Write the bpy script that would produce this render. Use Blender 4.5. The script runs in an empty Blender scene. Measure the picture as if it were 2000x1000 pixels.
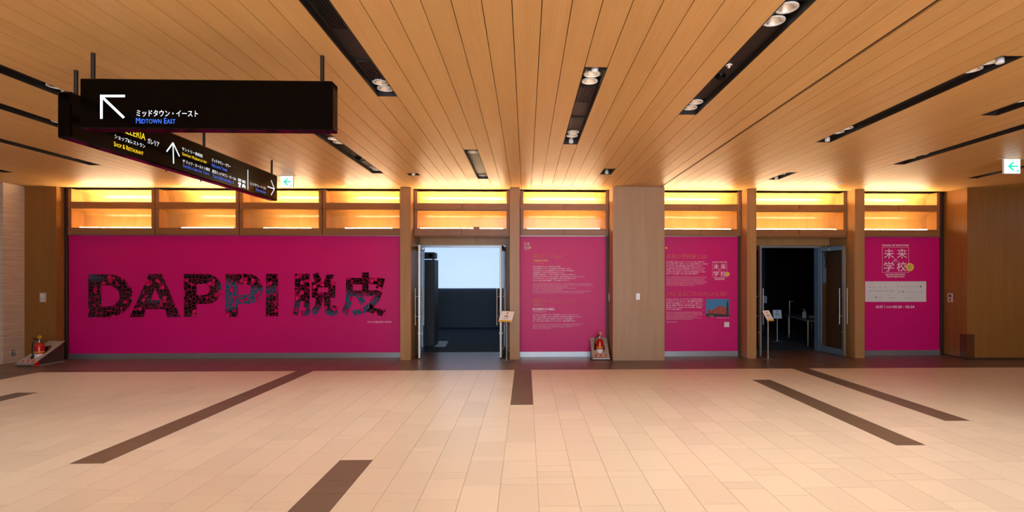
import bpy, math, random
from mathutils import Vector, Matrix
random.seed(7)
S = bpy.context.scene
COL = S.collection
R = math.radians

# ------------------------------------------------------------------ camera
EYE, F = 1.67, 1000.0                  # eye height (m), focal length (px of the 2000 px frame)
UP, VP, TAN = 1055.5, 541.5, 0.028     # principal point, yaw to the right
TH = math.atan(TAN)
cam = bpy.data.cameras.new('camera')
cam.sensor_width = 36.0
cam.lens = F / 2000 * 36
cam.shift_x = (1000 - UP) / 2000
cam.shift_y = (VP - 500) / 2000
cam.clip_end = 200
co = bpy.data.objects.new('camera', cam)
co.location = (0, 0, EYE)
co.rotation_euler = (R(90), 0, -TH)
COL.objects.link(co)
S.camera = co

# ------------------------------------------------------------------ world, exposure
w = bpy.data.worlds.new('world'); S.world = w; w.use_nodes = True
bg = w.node_tree.nodes['Background']
bg.inputs[0].default_value = (0.86, 0.93, 1.08, 1)
bg.inputs[1].default_value = 6.5
S.view_settings.view_transform = 'Standard'
S.view_settings.look = 'None'
S.view_settings.gamma = 1.0
S.view_settings.use_curve_mapping = False
S.view_settings.exposure = 0.35

# pixel (u, v) of the photograph on the plane Y = const -> point
def ray(u, v):
    a = (u - UP) / F
    return a * math.cos(TH) + math.sin(TH), -a * math.sin(TH) + math.cos(TH), (VP - v) / F
def at(u, v, Y):
    x, y, z = ray(u, v); t = Y / y
    return Vector((x * t, Y, EYE + z * t))
def px(u, Y): return at(u, VP, Y).x
def pz(u, v, Y): return at(u, v, Y).z
def on_x(u, v, X):                     # on a plane X = const
    x, y, z = ray(u, v); t = X / x
    return Vector((X, y * t, EYE + z * t))
def on_z(u, v, Z):                     # on a plane Z = const
    x, y, z = ray(u, v); t = (Z - EYE) / z
    return Vector((x * t, y * t, Z))

# ------------------------------------------------------------------ materials
def lin(h):
    h = h.lstrip('#')
    f = lambda c: c / 12.92 if c <= 0.04045 else ((c + 0.055) / 1.055) ** 2.4
    return tuple(f(int(h[i:i + 2], 16) / 255) for i in (0, 2, 4)) + (1.0,)
class NT:
    def __init__(s, m):
        m.use_nodes = True; s.t = m.node_tree; s.b = s.t.nodes['Principled BSDF']
    def n(s, typ, **kw):
        o = s.t.nodes.new(typ)
        for k, v in kw.items(): setattr(o, k, v)
        return o
    def l(s, a, b): s.t.links.new(a, b)
    def math(s, op, a, b=None, c=None):
        o = s.n('ShaderNodeMath', operation=op)
        for i, q in enumerate((a, b, c)):
            if q is None: continue
            if hasattr(q, 'links'): s.l(q, o.inputs[i])
            else: o.inputs[i].default_value = q
        return o.outputs[0]
    def mix(s, f, a, b, typ='MIX'):
        o = s.n('ShaderNodeMix', data_type='RGBA', blend_type=typ)
        for i, q in ((0, f), (6, a), (7, b)):
            if hasattr(q, 'links'): s.l(q, o.inputs[i])
            else: o.inputs[i].default_value = q
        return o.outputs[2]
    def ramp(s, f, stops):
        o = s.n('ShaderNodeValToRGB'); e = o.color_ramp.elements
        while len(e) < len(stops): e.new(0.5)
        for q, (p, c) in zip(e, stops): q.position = p; q.color = c
        s.l(f, o.inputs[0]); return o.outputs[0]
    def pos(s, scale, rnd=0.0):
        g = s.n('ShaderNodeNewGeometry'); v = s.n('ShaderNodeVectorMath', operation='MULTIPLY')
        s.l(g.outputs['Position'], v.inputs[0]); v.inputs[1].default_value = scale
        if not rnd: return v.outputs[0]
        oi = s.n('ShaderNodeObjectInfo'); a = s.n('ShaderNodeVectorMath', operation='ADD')
        r = s.math('MULTIPLY', oi.outputs['Random'], rnd)
        s.l(v.outputs[0], a.inputs[0]); s.l(r, a.inputs[1]); return a.outputs[0]
    def noise(s, vec, scale=1.0, detail=3.0, rough=0.5):
        o = s.n('ShaderNodeTexNoise'); o.inputs['Scale'].default_value = scale
        o.inputs['Detail'].default_value = detail; o.inputs['Roughness'].default_value = rough
        s.l(vec, o.inputs['Vector']); return o.outputs['Fac']
    def bump(s, h, strength=0.1, dist=0.01):
        o = s.n('ShaderNodeBump'); o.inputs['Strength'].default_value = strength
        o.inputs['Distance'].default_value = dist
        s.l(h, o.inputs['Height']); s.l(o.outputs[0], s.b.inputs['Normal'])
def plain(name, col, rough=0.5, metal=0.0, spec=0.5, emit=None, es=1.0, vary=0.06, sc=6.0):
    m = bpy.data.materials.new(name); t = NT(m)
    c = lin(col) if isinstance(col, str) else tuple(col) + (1.0,)
    f = t.noise(t.pos((sc, sc, sc)), 1.0, 4)
    d = tuple(q * (1 - vary * 2) for q in c[:3]) + (1,)
    t.l(t.mix(f, d, c), t.b.inputs['Base Color'])
    t.b.inputs['Roughness'].default_value = rough
    t.b.inputs['Metallic'].default_value = metal
    t.b.inputs['Specular IOR Level'].default_value = spec
    if emit is not None:
        e = lin(emit) if isinstance(emit, str) else tuple(emit) + (1.0,)
        t.b.inputs['Emission Color'].default_value = e
        t.b.inputs['Emission Strength'].default_value = es
    return m
def wood(name, dark, light, axis, rough=0.35, rnd=0.18, fine=90.0, spec=0.4):
    m = bpy.data.materials.new(name); t = NT(m)
    sc = [fine, fine, fine]; sc[axis] = fine * 0.022
    v = t.pos(tuple(sc), 37.0)
    g1 = t.noise(v, 1.0, 5, 0.6)
    sc2 = [9.0, 9.0, 9.0]; sc2[axis] = 0.5
    g2 = t.noise(t.pos(tuple(sc2), 61.0), 1.0, 3)
    f = t.math('ADD', t.math('MULTIPLY', g1, 0.5), t.math('MULTIPLY', g2, 0.5))
    c = t.ramp(f, [(0.28, lin(dark)), (0.72, lin(light))])
    oi = t.n('ShaderNodeObjectInfo')
    k = t.math('ADD', t.math('MULTIPLY', oi.outputs['Random'], rnd), 1.0 - rnd / 2)
    vm = t.n('ShaderNodeVectorMath', operation='SCALE'); t.l(c, vm.inputs[0]); t.l(k, vm.inputs['Scale'])
    t.l(vm.outputs[0], t.b.inputs['Base Color'])
    t.b.inputs['Roughness'].default_value = rough
    t.b.inputs['Specular IOR Level'].default_value = spec
    t.bump(g1, 0.05, 0.002)
    return m
def granite(name, base, rnd=0.10, rough=0.32):
    m = bpy.data.materials.new(name); t = NT(m)
    s1 = t.noise(t.pos((260, 260, 260)), 1.0, 2)
    c = t.ramp(s1, [(0.30, tuple(q * .62 for q in lin(base)[:3]) + (1,)), (0.46, lin(base)), (0.72, tuple(min(1, q * 1.14) for q in lin(base)[:3]) + (1,))])
    big = t.noise(t.pos((0.5, 0.5, 0.5)), 1.0, 2)
    oi = t.n('ShaderNodeObjectInfo')
    k = t.math('ADD', t.math('MULTIPLY', oi.outputs['Random'], rnd), 1.0 - rnd / 2)
    k = t.math('MULTIPLY', k, t.math('ADD', t.math('MULTIPLY', big, 0.10), 0.95))
    vm = t.n('ShaderNodeVectorMath', operation='SCALE'); t.l(c, vm.inputs[0]); t.l(k, vm.inputs['Scale'])
    t.l(vm.outputs[0], t.b.inputs['Base Color'])
    t.b.inputs['Roughness'].default_value = rough
    t.bump(s1, 0.03, 0.001)
    return m
def stone(name, c1, c2):
    m = bpy.data.materials.new(name); t = NT(m)
    g = t.noise(t.pos((2.0, 2.0, 34.0)), 1.0, 6, 0.6)
    t.l(t.ramp(g, [(0.3, lin(c1)), (0.7, lin(c2))]), t.b.inputs['Base Color'])
    t.b.inputs['Roughness'].default_value = 0.55
    return m
def glass(name, tint, rough=0.02, alpha=0.25):
    m = bpy.data.materials.new(name); t = NT(m)
    t.b.inputs['Base Color'].default_value = lin(tint)
    t.b.inputs['Roughness'].default_value = rough
    t.b.inputs['Alpha'].default_value = alpha
    t.b.inputs['Specular IOR Level'].default_value = 0.6
    return m
def cells(name):
    """the cut-out lettering: dark glass cells between thin magenta film webs, some cells still covered"""
    m = bpy.data.materials.new(name); t = NT(m)
    p = t.pos((1.0, 1.0, 1.0))
    nz = t.n('ShaderNodeTexNoise'); nz.inputs['Scale'].default_value = 3.0; t.l(p, nz.inputs['Vector'])
    sub = t.n('ShaderNodeVectorMath', operation='SCALE'); t.l(nz.outputs['Color'], sub.inputs[0]); sub.inputs['Scale'].default_value = 0.10
    add = t.n('ShaderNodeVectorMath', operation='ADD'); t.l(p, add.inputs[0]); t.l(sub.outputs[0], add.inputs[1])
    vs = []
    for feat in ('DISTANCE_TO_EDGE', 'F1'):
        v = t.n('ShaderNodeTexVoronoi', feature=feat, voronoi_dimensions='3D')
        v.inputs['Scale'].default_value = 13.5; v.inputs['Randomness'].default_value = 0.72
        t.l(add.outputs[0], v.inputs['Vector']); vs.append(v)
    edge = t.math('LESS_THAN', vs[0].outputs['Distance'], 0.035)
    sep = t.n('ShaderNodeSeparateColor'); t.l(vs[1].outputs['Color'], sep.inputs[0])
    cov = t.math('GREATER_THAN', sep.outputs[0], 0.87)
    core = t.math('LESS_THAN', vs[0].outputs['Distance'], 0.28)
    film = t.math('MAXIMUM', edge, t.math('MULTIPLY', cov, 1.0))
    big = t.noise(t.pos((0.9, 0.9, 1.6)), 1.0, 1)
    glassc = t.ramp(big, [(0.42, (0.003, 0.003, 0.004, 1)), (0.56, (0.014, 0.015, 0.014, 1)), (0.64, (0.015, 0.09, 0.16, 1))])  # blue end of the ramp paints reflections of the blue interior
    filmc = t.mix(core, lin('#e03070'), lin('#b01250'))
    t.l(t.mix(film, glassc, filmc), t.b.inputs['Base Color'])
    t.b.inputs['Roughness'].default_value = 0.12
    t.b.inputs['Specular IOR Level'].default_value = 0.12
    return m
M = {}
M['ceil'] = wood('ceiling_oak', '#c59355', '#d5a86a', 1, rough=0.42, rnd=0.08, spec=0.3)
M['post'] = wood('post_oak', '#966a3c', '#ae824f', 2, rough=0.38, rnd=0.08)
M['pillar'] = wood('pillar_oak', '#9c7a58', '#af8d69', 2, rough=0.45, rnd=0.04)
M['block'] = wood('block_oak', '#7d4f1f', '#96642d', 2, rough=0.40, rnd=0.04)
M['rail'] = wood('rail_oak', '#7b5230', '#8f643c', 0, rough=0.38, rnd=0.06)
M['niche'] = wood('niche_oak', '#bb8140', '#cf9854', 2, rough=0.27, rnd=0.04, spec=0.6)
M['tile'] = granite('light_granite', '#decdb7')
M['dark_tile'] = granite('dark_granite', '#675647', 0.10, 0.38)
M['band_tile'] = granite('dark_band_granite', '#6a5349', 0.10, 0.32)
M['grout'] = plain('grout', '#a88f74', 0.9)
M['stone'] = stone('travertine', '#b59a80', '#d3bfa6')
M['pink'] = plain('magenta_film', '#c8046c', 0.42, vary=0.02, spec=0.3)
M['cells'] = cells('cell_letters')
M['steel'] = plain('brushed_steel', '#a39d93', 0.42, 0.85)
M['steel2'] = plain('satin_aluminium', '#9fa5a8', 0.38, 0.8)
M['bronze'] = plain('dark_bronze', '#4c382c', 0.4, 0.4)
M['black'] = plain('black_metal', '#16120f', 0.45)
M['trough'] = plain('trough_black', '#1d1714', 0.5)
M['slat'] = plain('slat_black', '#0e0c0b', 0.4)
M['gloss'] = plain('gloss_black', '#040303', 0.10, spec=0.11)
M['refl'] = plain('reflector', '#f0ebe4', 0.22, 0.75)
M['white'] = plain('white_plastic', '#e9e7e2', 0.4)
M['ltgrey'] = plain('pale_plate', '#cfc8bf', 0.35, 0.3)
M['dkgrey'] = plain('dark_button', '#4a4541', 0.4)
M['red'] = plain('extinguisher_red', '#c4160f', 0.22)
M['yellow'] = plain('yellow', '#e8b415', 0.4)
M['hose'] = plain('hose_rubber', '#171414', 0.5)
M['paper'] = plain('paper', '#fbf4ec', 0.6)
M['plate'] = plain('stand_plate', '#b3a89c', 0.45, 0.2)
M['ink_w'] = plain('white_print', '#f2dfe6', 0.5)
M['ink_o'] = plain('orange_print', '#ec9a55', 0.5)
M['ink_y'] = plain('yellow_print', '#e9c64a', 0.5)
M['ink_k'] = plain('grey_print', '#77757a', 0.5)
M['ink_b'] = plain('blue_print', '#3d4a86', 0.5)
M['board'] = plain('white_board', '#d8d8d4', 0.5)
M['pic_sky'] = plain('picture_sky', '#2f7cae', 0.5)
M['pic_red'] = plain('picture_facade', '#b04034', 0.5, vary=0.3, sc=40)
M['pic_dark'] = plain('picture_dark', '#20242c', 0.5)
M['pic_lit'] = plain('picture_light', '#e8cfa0', 0.5)
M['led_up'] = plain('led_strip_upper', '#fff2d8', 0.5, emit=(1.0, 0.78, 0.48), es=210.0)
M['led'] = plain('led_strip', '#fff2d8', 0.5, emit=(1.0, 0.74, 0.42), es=46.0)
M['lamp_on'] = plain('lamp_on', '#fff4e0', 0.5, emit=(1.0, 0.86, 0.66), es=14.0)
M['lamp_off'] = plain('lamp_dim', '#f0e2d2', 0.3, emit=(1.0, 0.86, 0.66), es=1.0)
M['sg_w'] = plain('sign_white', '#f4f8ff', 0.5, emit=(0.74, 0.88, 1.0), es=0.8)
M['sg_b'] = plain('sign_blue', '#2f6fff', 0.5, emit=(0.045, 0.16, 0.85), es=0.75)
M['sg_y'] = plain('sign_yellow', '#ffe000', 0.5, emit=(0.95, 0.68, 0.02), es=0.75)
M['ex_w'] = plain('exit_white', '#ffffff', 0.5, emit=(0.93, 1.0, 0.98), es=1.0)
M['ex_g'] = plain('exit_green', '#10d8a8', 0.5, emit=(0.0, 0.55, 0.36), es=0.8)
M['screen'] = plain('projection_screen', '#dfeaff', 0.7, emit=(0.52, 0.71, 1.0), es=0.8, vary=0.0)
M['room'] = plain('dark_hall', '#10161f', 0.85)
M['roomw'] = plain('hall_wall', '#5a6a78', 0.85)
M['carpet'] = plain('hall_carpet', '#34475e', 0.95, vary=0.35, sc=3.0)
M['plinth'] = plain('black_plinth', '#2a343e', 0.6)
M['tabletop'] = plain('grey_table_top', '#7d8893', 0.4)
M['curtain'] = plain('hall_curtain', '#15324d', 0.9)
M['doorblue'] = plain('door_stile_metal', '#7890a6', 0.38, 0.5)
M['glass'] = glass('door_glass', '#0b0a0a', alpha=0.32)
M['bluepaper'] = plain('pale_light_patch', '#b8cfe4', 0.6)
M['wrap'] = plain('corner_wrap_brown', '#5c3212', 0.35)

# ------------------------------------------------------------------ mesh helpers
class G:
    def __init__(s): s.v, s.f, s.s = [], [], []
    def add(s, vs, fs, smooth=False):
        o = len(s.v); s.v += [Vector(q) for q in vs]
        s.f += [tuple(i + o for i in f) for f in fs]; s.s += [smooth] * len(fs); return s
    def box(s, x0, x1, y0, y1, z0, z1):
        return s.add([(x0, y0, z0), (x1, y0, z0), (x1, y1, z0), (x0, y1, z0), (x0, y0, z1), (x1, y0, z1), (x1, y1, z1), (x0, y1, z1)],
                     [(0, 3, 2, 1), (4, 5, 6, 7), (0, 1, 5, 4), (1, 2, 6, 5), (2, 3, 7, 6), (3, 0, 4, 7)])
    def cbox(s, x0, x1, y0, y1, z0, z1, b=0.004):
        """box with its 12 edges chamfered"""
        X, Y, Z = (x0, x1), (y0, y1), (z0, z1); vs = []; idx = {}
        for i in (0, 1):
            for j in (0, 1):
                for k in (0, 1):
                    p = (X[i], Y[j], Z[k]); d = (b * (1 - 2 * i), b * (1 - 2 * j), b * (1 - 2 * k))
                    for a in range(3):
                        q = [p[c] + (d[c] if c != a else 0) for c in range(3)]
                        idx[(i, j, k, a)] = len(vs); vs.append(q)
        fs = []
        I = lambda i, j, k, a: idx[(i, j, k, a)]
        for e in (0, 1):
            fs.append([I(e, 0, 0, 0), I(e, 1, 0, 0), I(e, 1, 1, 0), I(e, 0, 1, 0)])
            fs.append([I(0, e, 0, 1), I(1, e, 0, 1), I(1, e, 1, 1), I(0, e, 1, 1)])
            fs.append([I(0, 0, e, 2), I(1, 0, e, 2), I(1, 1, e, 2), I(0, 1, e, 2)])
        for a in (0, 1):
            for b2 in (0, 1):
                fs.append([I(a, b2, 0, 0), I(a, b2, 1, 0), I(a, b2, 1, 1), I(a, b2, 0, 1)])
                fs.append([I(a, 0, b2, 0), I(a, 1, b2, 0), I(a, 1, b2, 2), I(a, 0, b2, 2)])
                fs.append([I(0, a, b2, 1), I(1, a, b2, 1), I(1, a, b2, 2), I(0, a, b2, 2)])
        for i in (0, 1):
            for j in (0, 1):
                for k in (0, 1): fs.append([I(i, j, k, 0), I(i, j, k, 1), I(i, j, k, 2)])
        ctr = Vector(((x0 + x1) / 2, (y0 + y1) / 2, (z0 + z1) / 2)); out = []
        for f in fs:
            a, b_, c = (Vector(vs[q]) for q in f[:3]); n = (b_ - a).cross(c - a)
            out.append(tuple(f) if n.dot(a - ctr) > 0 else tuple(reversed(f)))
        return s.add(vs, out)
    def prism(s, poly, axis, a0, a1):
        """poly of 2D points extruded along axis ('x': (y,z), 'y': (x,z), 'z': (x,y))"""
        def P(p, a): return {'x': (a, p[0], p[1]), 'y': (p[0], a, p[1]), 'z': (p[0], p[1], a)}[axis]
        n = len(poly)
        s.add([P(p, a0) for p in poly] + [P(p, a1) for p in poly],
              [tuple(range(n))[::-1], tuple(range(n, 2 * n))] + [(i, (i + 1) % n, n + (i + 1) % n, n + i) for i in range(n)])
        return s
    def tube(s, pts, r, n=8, cap=True):
        pts = [Vector(p) for p in pts]; rings = []; m = len(pts)
        rr = r if isinstance(r, (list, tuple)) else [r] * m
        up = None
        for i, p in enumerate(pts):
            t = (pts[min(i + 1, m - 1)] - pts[max(i - 1, 0)]).normalized()
            if up is None: up = Vector((0, 0, 1)) if abs(t.z) < 0.9 else Vector((1, 0, 0))
            a = t.cross(up).normalized(); b = a.cross(t).normalized(); up = b
            rings.append([p + (a * math.cos(2 * math.pi * k / n) + b * math.sin(2 * math.pi * k / n)) * rr[i] for k in range(n)])
        vs = [q for g in rings for q in g]
        fs = [(i * n + k, i * n + (k + 1) % n, (i + 1) * n + (k + 1) % n, (i + 1) * n + k) for i in range(m - 1) for k in range(n)]
        s.add(vs, fs, True)
        if cap: s.add(rings[0], [tuple(range(n))[::-1]]); s.add(rings[-1], [tuple(range(n))])
        return s
    def lathe(s, prof, c=(0, 0, 0), n=20):
        c = Vector(c); vs = []; m = len(prof)
        for r, z in prof:
            for k in range(n):
                a = 2 * math.pi * k / n; vs.append(c + Vector((r * math.cos(a), r * math.sin(a), z)))
        fs = [(i * n + k, i * n + (k + 1) % n, (i + 1) * n + (k + 1) % n, (i + 1) * n + k) for i in range(m - 1) for k in range(n)]
        return s.add(vs, fs, True)
    def torus(s, c, R_, r, axis='y', n=18, k=8):
        c = Vector(c); vs = []
        for i in range(n):
            a = 2 * math.pi * i / n
            for j in range(k):
                b = 2 * math.pi * j / k; q = R_ + r * math.cos(b)
                p = {'y': (q * math.cos(a), r * math.sin(b), q * math.sin(a)), 'z': (q * math.cos(a), q * math.sin(a), r * math.sin(b))}[axis]
                vs.append(c + Vector(p))
        fs = [(i * k + j, ((i + 1) % n) * k + j, ((i + 1) % n) * k + (j + 1) % k, i * k + (j + 1) % k) for i in range(n) for j in range(k)]
        return s.add(vs, fs, True)
ORG = {}
def mesh_of(name, g):
    me = bpy.data.meshes.new(name)
    me.from_pydata([tuple(v) for v in g.v], [], g.f)
    me.polygons.foreach_set('use_smooth', g.s)
    me.update(); return me
def tag(o, label=None, cat=None, group=None, kind=None):
    for k, v in (('label', label), ('category', cat), ('group', group), ('kind', kind)):
        if v: o[k] = v
    return o
def obj(name, g, mat, parent=None, local=False):
    """g's vertices are world coordinates (or the parent's own, with local=True)"""
    if parent is None:
        xs = [v.x for v in g.v]; ys = [v.y for v in g.v]; zs = [v.z for v in g.v]
        loc = Vector(((min(xs) + max(xs)) / 2, (min(ys) + max(ys)) / 2, min(zs)))
    else: loc = Vector((0, 0, 0)) if local else ORG[parent.name]
    g.v = [v - loc for v in g.v]
    o = bpy.data.objects.new(name, mesh_of(name, g)); COL.objects.link(o)
    o.data.materials.append(M[mat])
    if parent is None: o.location = loc; ORG[o.name] = loc
    else: o.parent = parent; ORG[o.name] = loc
    return o
def empty(name, loc=(0, 0, 0), rz=0.0):
    o = bpy.data.objects.new(name, None); COL.objects.link(o); o.empty_display_size = 0.1
    o.location = loc; o.rotation_euler = (0, 0, rz); ORG[o.name] = Vector(loc); return o
def thing(name, label, cat, loc=(0, 0, 0), rz=0.0, group=None): return tag(empty(name, loc, rz), label, cat, group)

# flat lettering: outlines of Blender's own built-in typeface, filled or as a drawn outline
def glyphs(txt, outline=0.0, bold=0.0, smallcaps=False, res=2, spacing=1.0):
    cu = bpy.data.curves.new('lettering', 'FONT'); cu.body = txt; cu.resolution_u = res; cu.space_character = spacing
    if smallcaps:
        cu.small_caps_scale = 0.78
        for i, ch in enumerate(txt):
            if ch.islower(): cu.body_format[i].use_small_caps = True
    if outline:
        cu.fill_mode = 'NONE'; cu.bevel_depth = outline; cu.bevel_resolution = 0
    if bold: cu.offset = bold
    o = bpy.data.objects.new('lettering', cu); COL.objects.link(o)
    dg = bpy.context.evaluated_depsgraph_get(); e = o.evaluated_get(dg); me = e.to_mesh()
    vs = [v.co.copy() for v in me.vertices]; fs = [tuple(p.vertices) for p in me.polygons]
    e.to_mesh_clear(); bpy.data.objects.remove(o); bpy.data.curves.remove(cu)
    return vs, fs
def lettering(g, txt, o, ex, ez, wdt, hgt, **kw):
    """fit txt into the rectangle wdt x hgt whose lower left corner is o (unit vectors ex, ez)"""
    vs, fs = glyphs(txt, **kw)
    if not vs: return g
    x0 = min(v.x for v in vs); x1 = max(v.x for v in vs); y0 = min(v.y for v in vs); y1 = max(v.y for v in vs)
    sx = wdt / max(1e-6, x1 - x0); sy = hgt / max(1e-6, y1 - y0); o = Vector(o); ex = Vector(ex); ez = Vector(ez)
    n = ex.cross(ez)
    return g.add([o + ex * ((v.x - x0) * sx) + ez * ((v.y - y0) * sy) + n * (v.z * min(sx, sy)) for v in vs], fs)
def wall_text(g, txt, u0, u1, v0, v1, Y, **kw):
    a = at(u0, v1, Y); b = at(u1, v1, Y); c = at(u0, v0, Y)
    return lettering(g, txt, a, (1, 0, 0), (0, 0, 1), b.x - a.x, c.z - a.z, **kw)

# ================================================================== SETTING
CEIL = 3.49
Y_PINK, Y_BOX, Y_BACK, Y_WALL, Y_POST = 10.74, 10.66, 11.03, 11.42, 10.40
Y_BAND = 9.24
# ---- floor: grout bed, light granite planks of tiles, dark strips, dark band by the wall
TW, TX = 0.2987, 0.0935
strips = {0: (6.707, Y_BAND), -13: (4.70, Y_BAND), -5: (2.2, 4.724), 13: (4.985, 8.247), 17: (5.82, Y_BAND), -24: (5.0, 7.62)}
floor = obj('floor', G().box(-14, 13, -5, 11.46, -0.05, -0.004), 'grout'); tag(floor, kind='structure')
def tile_gap(g, x0, x1, y0, y1, q=0.0016, t=0.004):
    return g.add([(x0 + q, y0 + q, -t), (x1 - q, y0 + q, -t), (x1 - q, y1 - q, -t), (x0 + q, y1 - q, -t),
                  (x0 + q, y0 + q, 0), (x1 - q, y0 + q, 0), (x1 - q, y1 - q, 0), (x0 + q, y1 - q, 0)],
                 [(4, 5, 6, 7), (0, 1, 5, 4), (1, 2, 6, 5), (2, 3, 7, 6), (3, 0, 4, 7)])
light, darks = [], []
X_EDGE = TX - 29 * TW
for k in range(-46, 44):
    x1 = TX + k * TW; x0 = x1 - TW
    y = -4.0 + random.choice((0, .133, .267, .4))
    lo_band = Y_BAND
    cuts = [y]
    while cuts[-1] < lo_band: cuts.append(cuts[-1] + random.choice((0.4, 0.4, 0.533, 0.533, 0.133)))
    if x1 <= X_EDGE + 0.01:
        for a, b in zip(cuts[:-1], cuts[1:]): darks.append((x0, x1, a, min(b, lo_band)))
        continue
    segs = [(-4.0, lo_band, light)]
    if k in strips:
        s0, s1 = strips[k]; segs = [(-4.0, s0, light), (s0, s1, darks), (s1, lo_band, light)]
    for s0, s1, dst in segs:
        if s1 - s0 < 0.02: continue
        e = [s0] + [c for c in cuts if s0 + 0.06 < c < s1 - 0.06] + [s1]
        for a, b in zip(e[:-1], e[1:]): dst.append((x0, x1, a, b))
def seen_size(t):
    x0, x1, y0, y1 = t; xm, ym = (x0 + x1) / 2, (y0 + y1) / 2
    if ym < 0.5: return 0
    u = UP + F * math.tan(math.atan2(xm, ym) - TH); d = xm * math.sin(TH) + ym * math.cos(TH); v = VP + F * EYE / d
    if not (-60 < u < 2060 and v < 1030): return 0
    return (x1 - x0) * (y1 - y0) / d ** 3
def lay(tiles, name, mat, most, label):
    tiles = sorted(tiles, key=seen_size, reverse=True); shared = {}; rest = G()
    for i, (x0, x1, y0, y1) in enumerate(tiles):
        if i < most and seen_size((x0, x1, y0, y1)) > 0:
            key = (round(x1 - x0, 3), round(y1 - y0, 3))
            if key not in shared:
                me = mesh_of(name, tile_gap(G(), 0, x1 - x0, 0, y1 - y0)); me.materials.append(M[mat]); shared[key] = me
            o = bpy.data.objects.new(name, shared[key]); COL.objects.link(o); o.parent = floor
            o.location = Vector((x0, y0, 0)) - ORG[floor.name]
        else: tile_gap(rest, x0, x1, y0, y1)
    if rest.v: tag(obj(label, rest, mat, floor), kind='stuff')
lay(light, 'tile', 'tile', 300, 'far_tiles')
lay(darks, 'dark_tile', 'dark_tile', 120, 'far_dark_tiles')
band = []
bx0 = -13.6 + 0.27
while bx0 < 12.9:
    y = Y_BAND
    for y1 in (Y_BAND + 0.60, Y_BAND + 1.20, 11.46): band.append((bx0, bx0 + 0.599, y, y1)); y = y1
    bx0 += 0.599
lay(band, 'band_tile', 'band_tile', 140, 'far_band_tiles')

# ---- ceiling: oak planks with recessed joints, cut out where the troughs are
PX, PW = -0.094, 0.2
def trough_k(x_left): return round((x_left - PX) / PW)
C_END = 10.60
T = {  # id: (left plank line X, Y near, Y far)
 's1': (-1.494, -2.0, 5.20), 's2': (-2.694, 5.50, 9.05), 's3': (-2.094, 9.02, 9.22), 's4': (-0.894, 7.33, 9.50),
 's5': (0.506, 4.42, 7.00), 's6': (1.306, 8.54, 9.03), 's7': (1.706, 1.2, 5.69), 's8': (3.906, 4.10, 6.80),
 's9': (5.106, 2.9, 5.62), 's10': (5.906, 4.2, 8.10), 's11': (4.506, 8.75, 9.42), 's12': (8.106, 5.5, 9.20),
 's13': (-4.694, 1.5, 5.50), 's14': (-5.694, 2.8, 6.60), 's15': (-7.094, 4.4, 8.52), 's16': (-9.094, 6.0, 9.15)}
by_col = {}
for q, (x, a, b) in T.items(): by_col.setdefault(trough_k(x), []).append((a, b))
cuts_y = {2: (8.12, 8.75), 3: (8.12, 8.75), 1: (8.12, 8.75), 6: (9.15,), 7: (9.15,), 8: (9.15,), 5: (6.87,), 4: (6.87,), 9: (6.87,),
          -29: (9.1,), 17: (9.75,), 18: (9.75,), 19: (9.75,)}
ceiling = obj('ceiling', G().box(-13, 12.8, -5.0, C_END, CEIL + 0.20, CEIL + 0.24), 'black'); tag(ceiling, kind='structure')
plank_mesh = {}
for k in range(-64, 64):
    x0 = PX + k * PW
    if x0 < -12.95 or x0 > 12.5: continue
    segs = [[-5.0, C_END]]
    for a, b in by_col.get(k, []):
        s = segs.pop(); segs += [[s[0], a], [b, s[1]]]
    for c in cuts_y.get(k, ()):
        segs = [q for s in segs for q in ([[s[0], c - .0015], [c + .0015, s[1]]] if s[0] < c < s[1] else [s])]
    gl = 0.003; gr = 0.003
    if k == 13: gr = 0.012
    if k == 14: gl = 0.026
    for a, b in segs:
        if b - a < 0.01: continue
        key = (round(b - a, 4), gl, gr)
        if key not in plank_mesh:
            me = mesh_of('plank', G().box(gl, PW - gr, 0, b - a, 0, 0.018)); me.materials.append(M['ceil']); plank_mesh[key] = me
        o = bpy.data.objects.new('plank', plank_mesh[key]); COL.objects.link(o); o.parent = ceiling
        o.location = Vector((x0, a, CEIL)) - ORG[ceiling.name]
tag(obj('trim_2', G().box(PX + 14 * PW + .002, PX + 14 * PW + .009, -3.0, C_END, CEIL + .004, CEIL + .03), 'bronze'), kind='structure')
# dark metal edge of the ceiling at the light boxes
tag(obj('trim_1', G().box(-9.9, 9.2, C_END, C_END + 0.03, CEIL - 0.004, CEIL + 0.03), 'bronze'), kind='structure')
tag(obj('ceiling_cap', G().box(-13, 12.8, C_END + 0.03, 18.2, CEIL + 0.11, CEIL + 0.25), 'room'), kind='structure')

# ---- wall behind, with the two doorways
Y_PIER, Y_LW = 10.12, 10.54
X_PIER = px(6, Y_PIER); X_LW0, X_LW1 = X_PIER - 0.8, px(110, Y_LW)
X_R = px(1842, Y_PINK)
D1 = (px(823.5, Y_WALL), px(987.5, Y_WALL)); D2 = (px(1600.5, Y_WALL) - 1.86, px(1600.5, Y_WALL))
DH = pz(900, 479, Y_WALL)
wb = G()
for a, b in ((-13, D1[0]), (D1[1], D2[0]), (D2[1], 12.8)): wb.box(a, b, Y_WALL + .02, Y_WALL + .16, 0, CEIL + .11)
for a, b in (D1, D2): wb.box(a, b, Y_WALL + .02, Y_WALL + .16, DH, CEIL + .11)
tag(obj('wall_back', wb, 'post'), kind='structure')
tag(obj('wall_left_oak', G().box(X_LW0, X_LW1, Y_LW, Y_WALL, 0.035, CEIL), 'block'), kind='structure')
tag(obj('baseboard_left', G().box(X_LW0, X_LW1 - .004, Y_LW + .006, Y_WALL, 0, 0.035), 'bronze'), kind='structure')
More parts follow.
